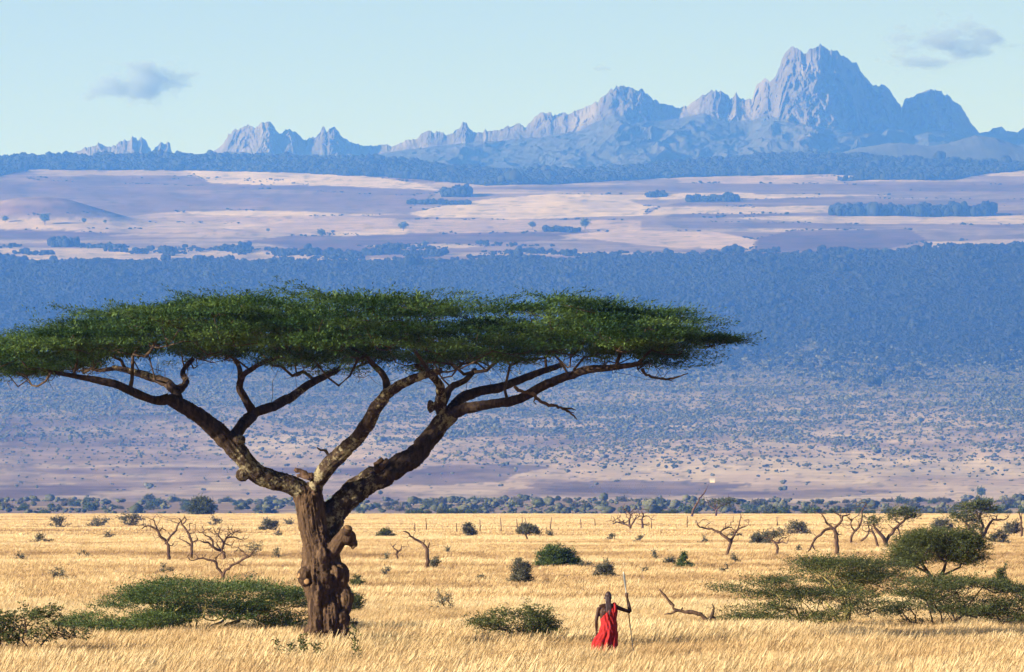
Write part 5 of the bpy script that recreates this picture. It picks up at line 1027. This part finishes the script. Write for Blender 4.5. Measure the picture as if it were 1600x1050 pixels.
SKIN, t_, b_ = material('skin'); nz = N(t_, 'TexNoise'); nz.inputs['Scale'].default_value = 9; rp_ = ramp(t_, [(.35, (.030, .012, .006)), (.65, (.058, .025, .012))]); t_.links.new(nz.outputs[0], rp_.inputs[0]); t_.links.new(rp_.outputs[0], b_.inputs['Base Color']); b_.inputs['Roughness'].default_value = .5; b_.inputs['Specular IOR Level'].default_value = .12
raw = link('raw', bg2.mesh('raw', SKIN)); md = raw.modifiers.new('r', 'REMESH'); md.mode = 'VOXEL'; md.voxel_size = .010; ms_ = raw.modifiers.new('s', 'SMOOTH'); ms_.iterations = 4; ms_.factor = .5
ev = raw.evaluated_get(bpy.context.evaluated_depsgraph_get()); bme = bpy.data.meshes.new_from_object(ev); bpy.data.objects.remove(raw); bme.name = 'body'
bme.polygons.foreach_set('use_smooth', np.ones(len(bme.polygons), bool)); link('body', bme, man)
# hair: ochred cap and long thin braids down the back
HAIR, t_, b_ = material('braided_hair'); b_.inputs['Base Color'].default_value = (.035, .012, .007, 1); b_.inputs['Roughness'].default_value = .6
hg = Geo(); n = 16; u = np.linspace(0, np.pi * .62, n); th = np.linspace(0, 2 * np.pi, 22, endpoint=False)
cap = np.stack([np.outer(np.sin(u), np.cos(th)) * .082, np.outer(np.sin(u), np.sin(th)) * .102, np.outer(np.cos(u), np.ones(22)) * .122], -1); cap[..., 1] -= .006; cap[:, (np.sin(th) > .35)] = cap[:, (np.sin(th) > .35)] * np.array([.9, .9, 1]); cap = cap + np.array([.005, .02, 1.692])
i = np.arange(n - 1)[:, None] * 22; j = np.arange(22)[None]; k = (j + 1) % 22; hg.add(cap.reshape(-1, 3), np.stack([i + j, i + 22 + j, i + 22 + k, i + k], -1).reshape(-1, 4))
rh = np.random.default_rng(3)
for q in range(26):
    x = rh.uniform(-.062, .068); top = np.array([x, -.052 - .03 * (1 - (x / .07) ** 2), rh.uniform(1.62, 1.74)]); e = np.array([.015 + x * .55, -.15 + rh.normal(0, .012), rh.uniform(1.12, 1.26)])
    curve(hg, [top, np.array([x * .9, -.105, 1.56]), np.array([x * .75 + .005, -.135, 1.40]), e], [.014, .013, .012, .006], .05, 6)
link('hair', hg.mesh('hair', HAIR), man)
# red cloak knotted over the right shoulder, blown left at the hem
nv_, nth = 60, 120; V, TH = np.meshgrid(np.linspace(0, 1, nv_), np.linspace(0, 2 * np.pi, nth, endpoint=False), indexing='ij')
cx, sy = np.cos(TH), np.sin(TH)
top = 1.16 + .375 * np.clip((cx + 1) / 2, 0, 1) ** .85; zc = top + (.40 - top) * V
wx = np.interp(zc, [.38, .6, .8, .95, 1.1, 1.25, 1.38, 1.48, 1.56], [.26, .24, .22, .20, .19, .20, .215, .205, .15]); wy = np.interp(zc, [.38, .6, .8, .95, 1.1, 1.25, 1.38, 1.46, 1.54], [.24, .215, .185, .165, .15, .148, .135, .095, .02])
low = sstep(1.1, .4, zc)
fold = .5 * np.sin(TH * 9 + 3.5 * zc + 1.3 * np.sin(zc * 5)) + .35 * np.sin(TH * 17 - 5 * zc) + .5 * fbm(TH * 2.2, zc * 3.0, 3, 95)
diag = np.sin((cx * .9 + zc * 1.5) * 16)
rr_ = 1 + (.05 + .13 * low) * fold + .045 * diag * (1 - low)
X = cx * wx * rr_ + .015; Y = sy * wy * rr_ * 1.02 - .012
blow = sstep(1.02, .5, zc) ** 1.3; X = X - blow * (.06 + .08 * sstep(.2, -1, cx)); Zc = zc + blow * .06 * sstep(.2, -1, cx) * np.sin(V * 3)
ck = np.stack([X, Y, Zc], -1).reshape(-1, 3); i = np.arange(nv_ - 1)[:, None] * nth; j = np.arange(nth)[None]; k = (j + 1) % nth
CLOTH, t_, b_ = material('red_cloth'); nz = N(t_, 'TexNoise'); nz.inputs['Scale'].default_value = 14; nz.inputs['Detail'].default_value = 5; rp_ = ramp(t_, [(.3, (.20, .006, .005)), (.7, (.33, .013, .009))]); t_.links.new(nz.outputs[0], rp_.inputs[0]); t_.links.new(rp_.outputs[0], b_.inputs['Base Color']); b_.inputs['Roughness'].default_value = .8; b_.inputs['Specular IOR Level'].default_value = .2
cme = mesh_np('cloak', ck, np.stack([i + j, i + nth + j, i + nth + k, i + k], -1).reshape(-1, 4), mats=[CLOTH])
co = link('cloak', cme, man); so = co.modifiers.new('thickness', 'SOLIDIFY'); so.thickness = .006
kg = Geo(); ell(kg, (.145, -.03, 1.53), .045, .05, .03); curve(kg, [(.15, -.06, 1.53), (.16, -.12, 1.44), (.15, -.15, 1.32)], [.03, .032, .016]); link('shoulder_knot', kg.mesh('shoulder_knot', CLOTH), co)
# spear
spear = bpy.data.objects.new('spear', None); C.objects.link(spear); spear.location = man.location; spear.rotation_euler = man.rotation_euler
tag(spear, 'long slender spear held upright by the man in red', 'spear')
WOODS, t_, b_ = material('spear_wood'); b_.inputs['Base Color'].default_value = (.38, .22, .06, 1); b_.inputs['Roughness'].default_value = .5
STEEL, t_, b_ = material('spear_steel'); b_.inputs['Base Color'].default_value = (.30, .29, .25, 1); b_.inputs['Metallic'].default_value = .8; b_.inputs['Roughness'].default_value = .45
sp_at = lambda t: SPB + (SPT - SPB) * t
g = Geo(); g.add(*tube([sp_at(.44), sp_at(.6), sp_at(.76)], [.014, .015, .014], 8)); link('shaft', g.mesh('shaft', WOODS), spear)
g = Geo(); g.add(*tube([sp_at(0), sp_at(.1), sp_at(.43), sp_at(.45)], [.004, .011, .0125, .017], 8)); link('butt_spike', g.mesh('butt_spike', STEEL), spear)
g = Geo(); g.add(*tube([sp_at(.75), sp_at(.77), sp_at(.82)], [.017, .013, .011], 8)); bl = [(.80, .008), (.84, .018), (.9, .026), (.95, .023), (.985, .012), (1.0, .001)]
vb = np.concatenate([[sp_at(t) + np.array([w, 0, 0]), sp_at(t) + np.array([0, .006 if w > .005 else .0005, 0]), sp_at(t) - np.array([w, 0, 0]), sp_at(t) - np.array([0, .006 if w > .005 else .0005, 0])] for t, w in bl]); ib = np.arange(len(bl) - 1)[:, None] * 4; jb = np.arange(4)[None]; kb = (jb + 1) % 4
g.add(vb, np.stack([ib + jb, ib + kb, ib + 4 + kb, ib + 4 + jb], -1).reshape(-1, 4)); link('blade', g.mesh('blade', STEEL, False), spear)

# ------------------------------------------------------------------ clouds beyond the mountain
def cloud(px, py, w, h, seed, dens, label):
    import bmesh
    d = 72000.0; k = d / F; bm = bmesh.new(); bmesh.ops.create_icosphere(bm, subdivisions=3, radius=1)
    for v in bm.verts: v.co = Vector((v.co.x * w * k * .5, v.co.y * w * k * .3, v.co.z * h * k * .5))
    me = bpy.data.meshes.new('cloud'); bm.to_mesh(me); bm.free()
    m = bpy.data.materials.new('cloud_vapour'); m.use_nodes = True; t = m.node_tree; t.nodes.remove(t.nodes['Principled BSDF'])
    tc = N(t, 'TexCoord'); mp = N(t, 'Mapping'); mp.inputs['Location'].default_value = (seed * 3.1, 0, seed); mp.inputs['Scale'].default_value = (1 / (w * k * .15), 1 / (w * k * .25), 1 / (h * k * .22))
    nz = N(t, 'TexNoise'); nz.inputs['Scale'].default_value = 1.0; nz.inputs['Detail'].default_value = 7; nz.inputs['Roughness'].default_value = .68; t.links.new(tc.outputs['Object'], mp.inputs[0]); t.links.new(mp.outputs[0], nz.inputs[0])
    ms2 = N(t, 'Mapping'); ms2.inputs['Scale'].default_value = (2 / (w * k), 1 / (w * k * .3), 2 / (h * k)); t.links.new(tc.outputs['Object'], ms2.inputs[0])
    ln = N(t, 'VectorMath', operation='LENGTH'); t.links.new(ms2.outputs[0], ln.inputs[0])
    sub = N(t, 'MapRange'); sub.inputs[1].default_value = .2; sub.inputs[2].default_value = 1.0; sub.inputs[3].default_value = .10; sub.inputs[4].default_value = -.34; t.links.new(ln.outputs['Value'], sub.inputs[0])
    ad = N(t, 'Math', operation='ADD'); t.links.new(nz.outputs[0], ad.inputs[0]); t.links.new(sub.outputs[0], ad.inputs[1])
    mr = N(t, 'MapRange'); mr.inputs[1].default_value = .47; mr.inputs[2].default_value = .78; mr.inputs[3].default_value = 0; mr.inputs[4].default_value = dens; t.links.new(ad.outputs[0], mr.inputs[0])
    pv = N(t, 'VolumePrincipled'); pv.inputs['Color'].default_value = (.38, .45, .56, 1); pv.inputs['Density Attribute'].default_value = ''; t.links.new(mr.outputs[0], pv.inputs['Density']); t.links.new(pv.outputs[0], t.nodes['Material Output'].inputs['Volume'])
    me.materials.append(m); o = link('cloud', me); o.location = at(px, py, d); tag(o, label, 'cloud')
cloud(218, 128, 360, 150, 1, .008, 'small ragged grey cloud above the left crags')
cloud(1490, 62, 400, 130, 2, .007, 'wispy grey cloud right of the summit')
cloud(1440, 96, 280, 70, 3, .006, 'thin grey wisp under the right cloud')
cloud(940, 106, 70, 26, 4, .012, 'tiny grey wisp above the middle peak')
# ------------------------------------------------------------------ haze
hv = []
HZ0, HZ1 = -12.0, float(MZ.max()) + 60.0
hx0 = 7000.0
for z in (HZ0, HZ1):
    hv += [(-hx0, -400, z), (hx0, -400, z), (hx0, 29000, z), (-hx0, 29000, z)]
hq = [(0, 3, 2, 1), (4, 5, 6, 7), (0, 1, 5, 4), (1, 2, 6, 5), (2, 3, 7, 6), (3, 0, 4, 7)]
hm = bpy.data.materials.new('haze_air'); hm.use_nodes = True
ht_ = hm.node_tree; ht_.nodes.remove(ht_.nodes['Principled BSDF'])
pv = N(ht_, 'VolumePrincipled'); pv.inputs['Density'].default_value = HAZE_DENSITY; pv.inputs['Color'].default_value = (*HAZE_COLOR, 1)
pv.inputs['Density Attribute'].default_value = ''; pv.inputs['Absorption Color'].default_value = (1, 1, 1, 1); pv.inputs['Anisotropy'].default_value = 0.3
ht_.links.new(pv.outputs[0], ht_.nodes['Material Output'].inputs['Volume'])
hm.cycles.homogeneous_volume = True
tag(link('haze', mesh_np('haze', hv, hq, smooth=False, mats=[hm])), 'blue haze filling the air between plain and mountain', 'haze', kind='stuff')
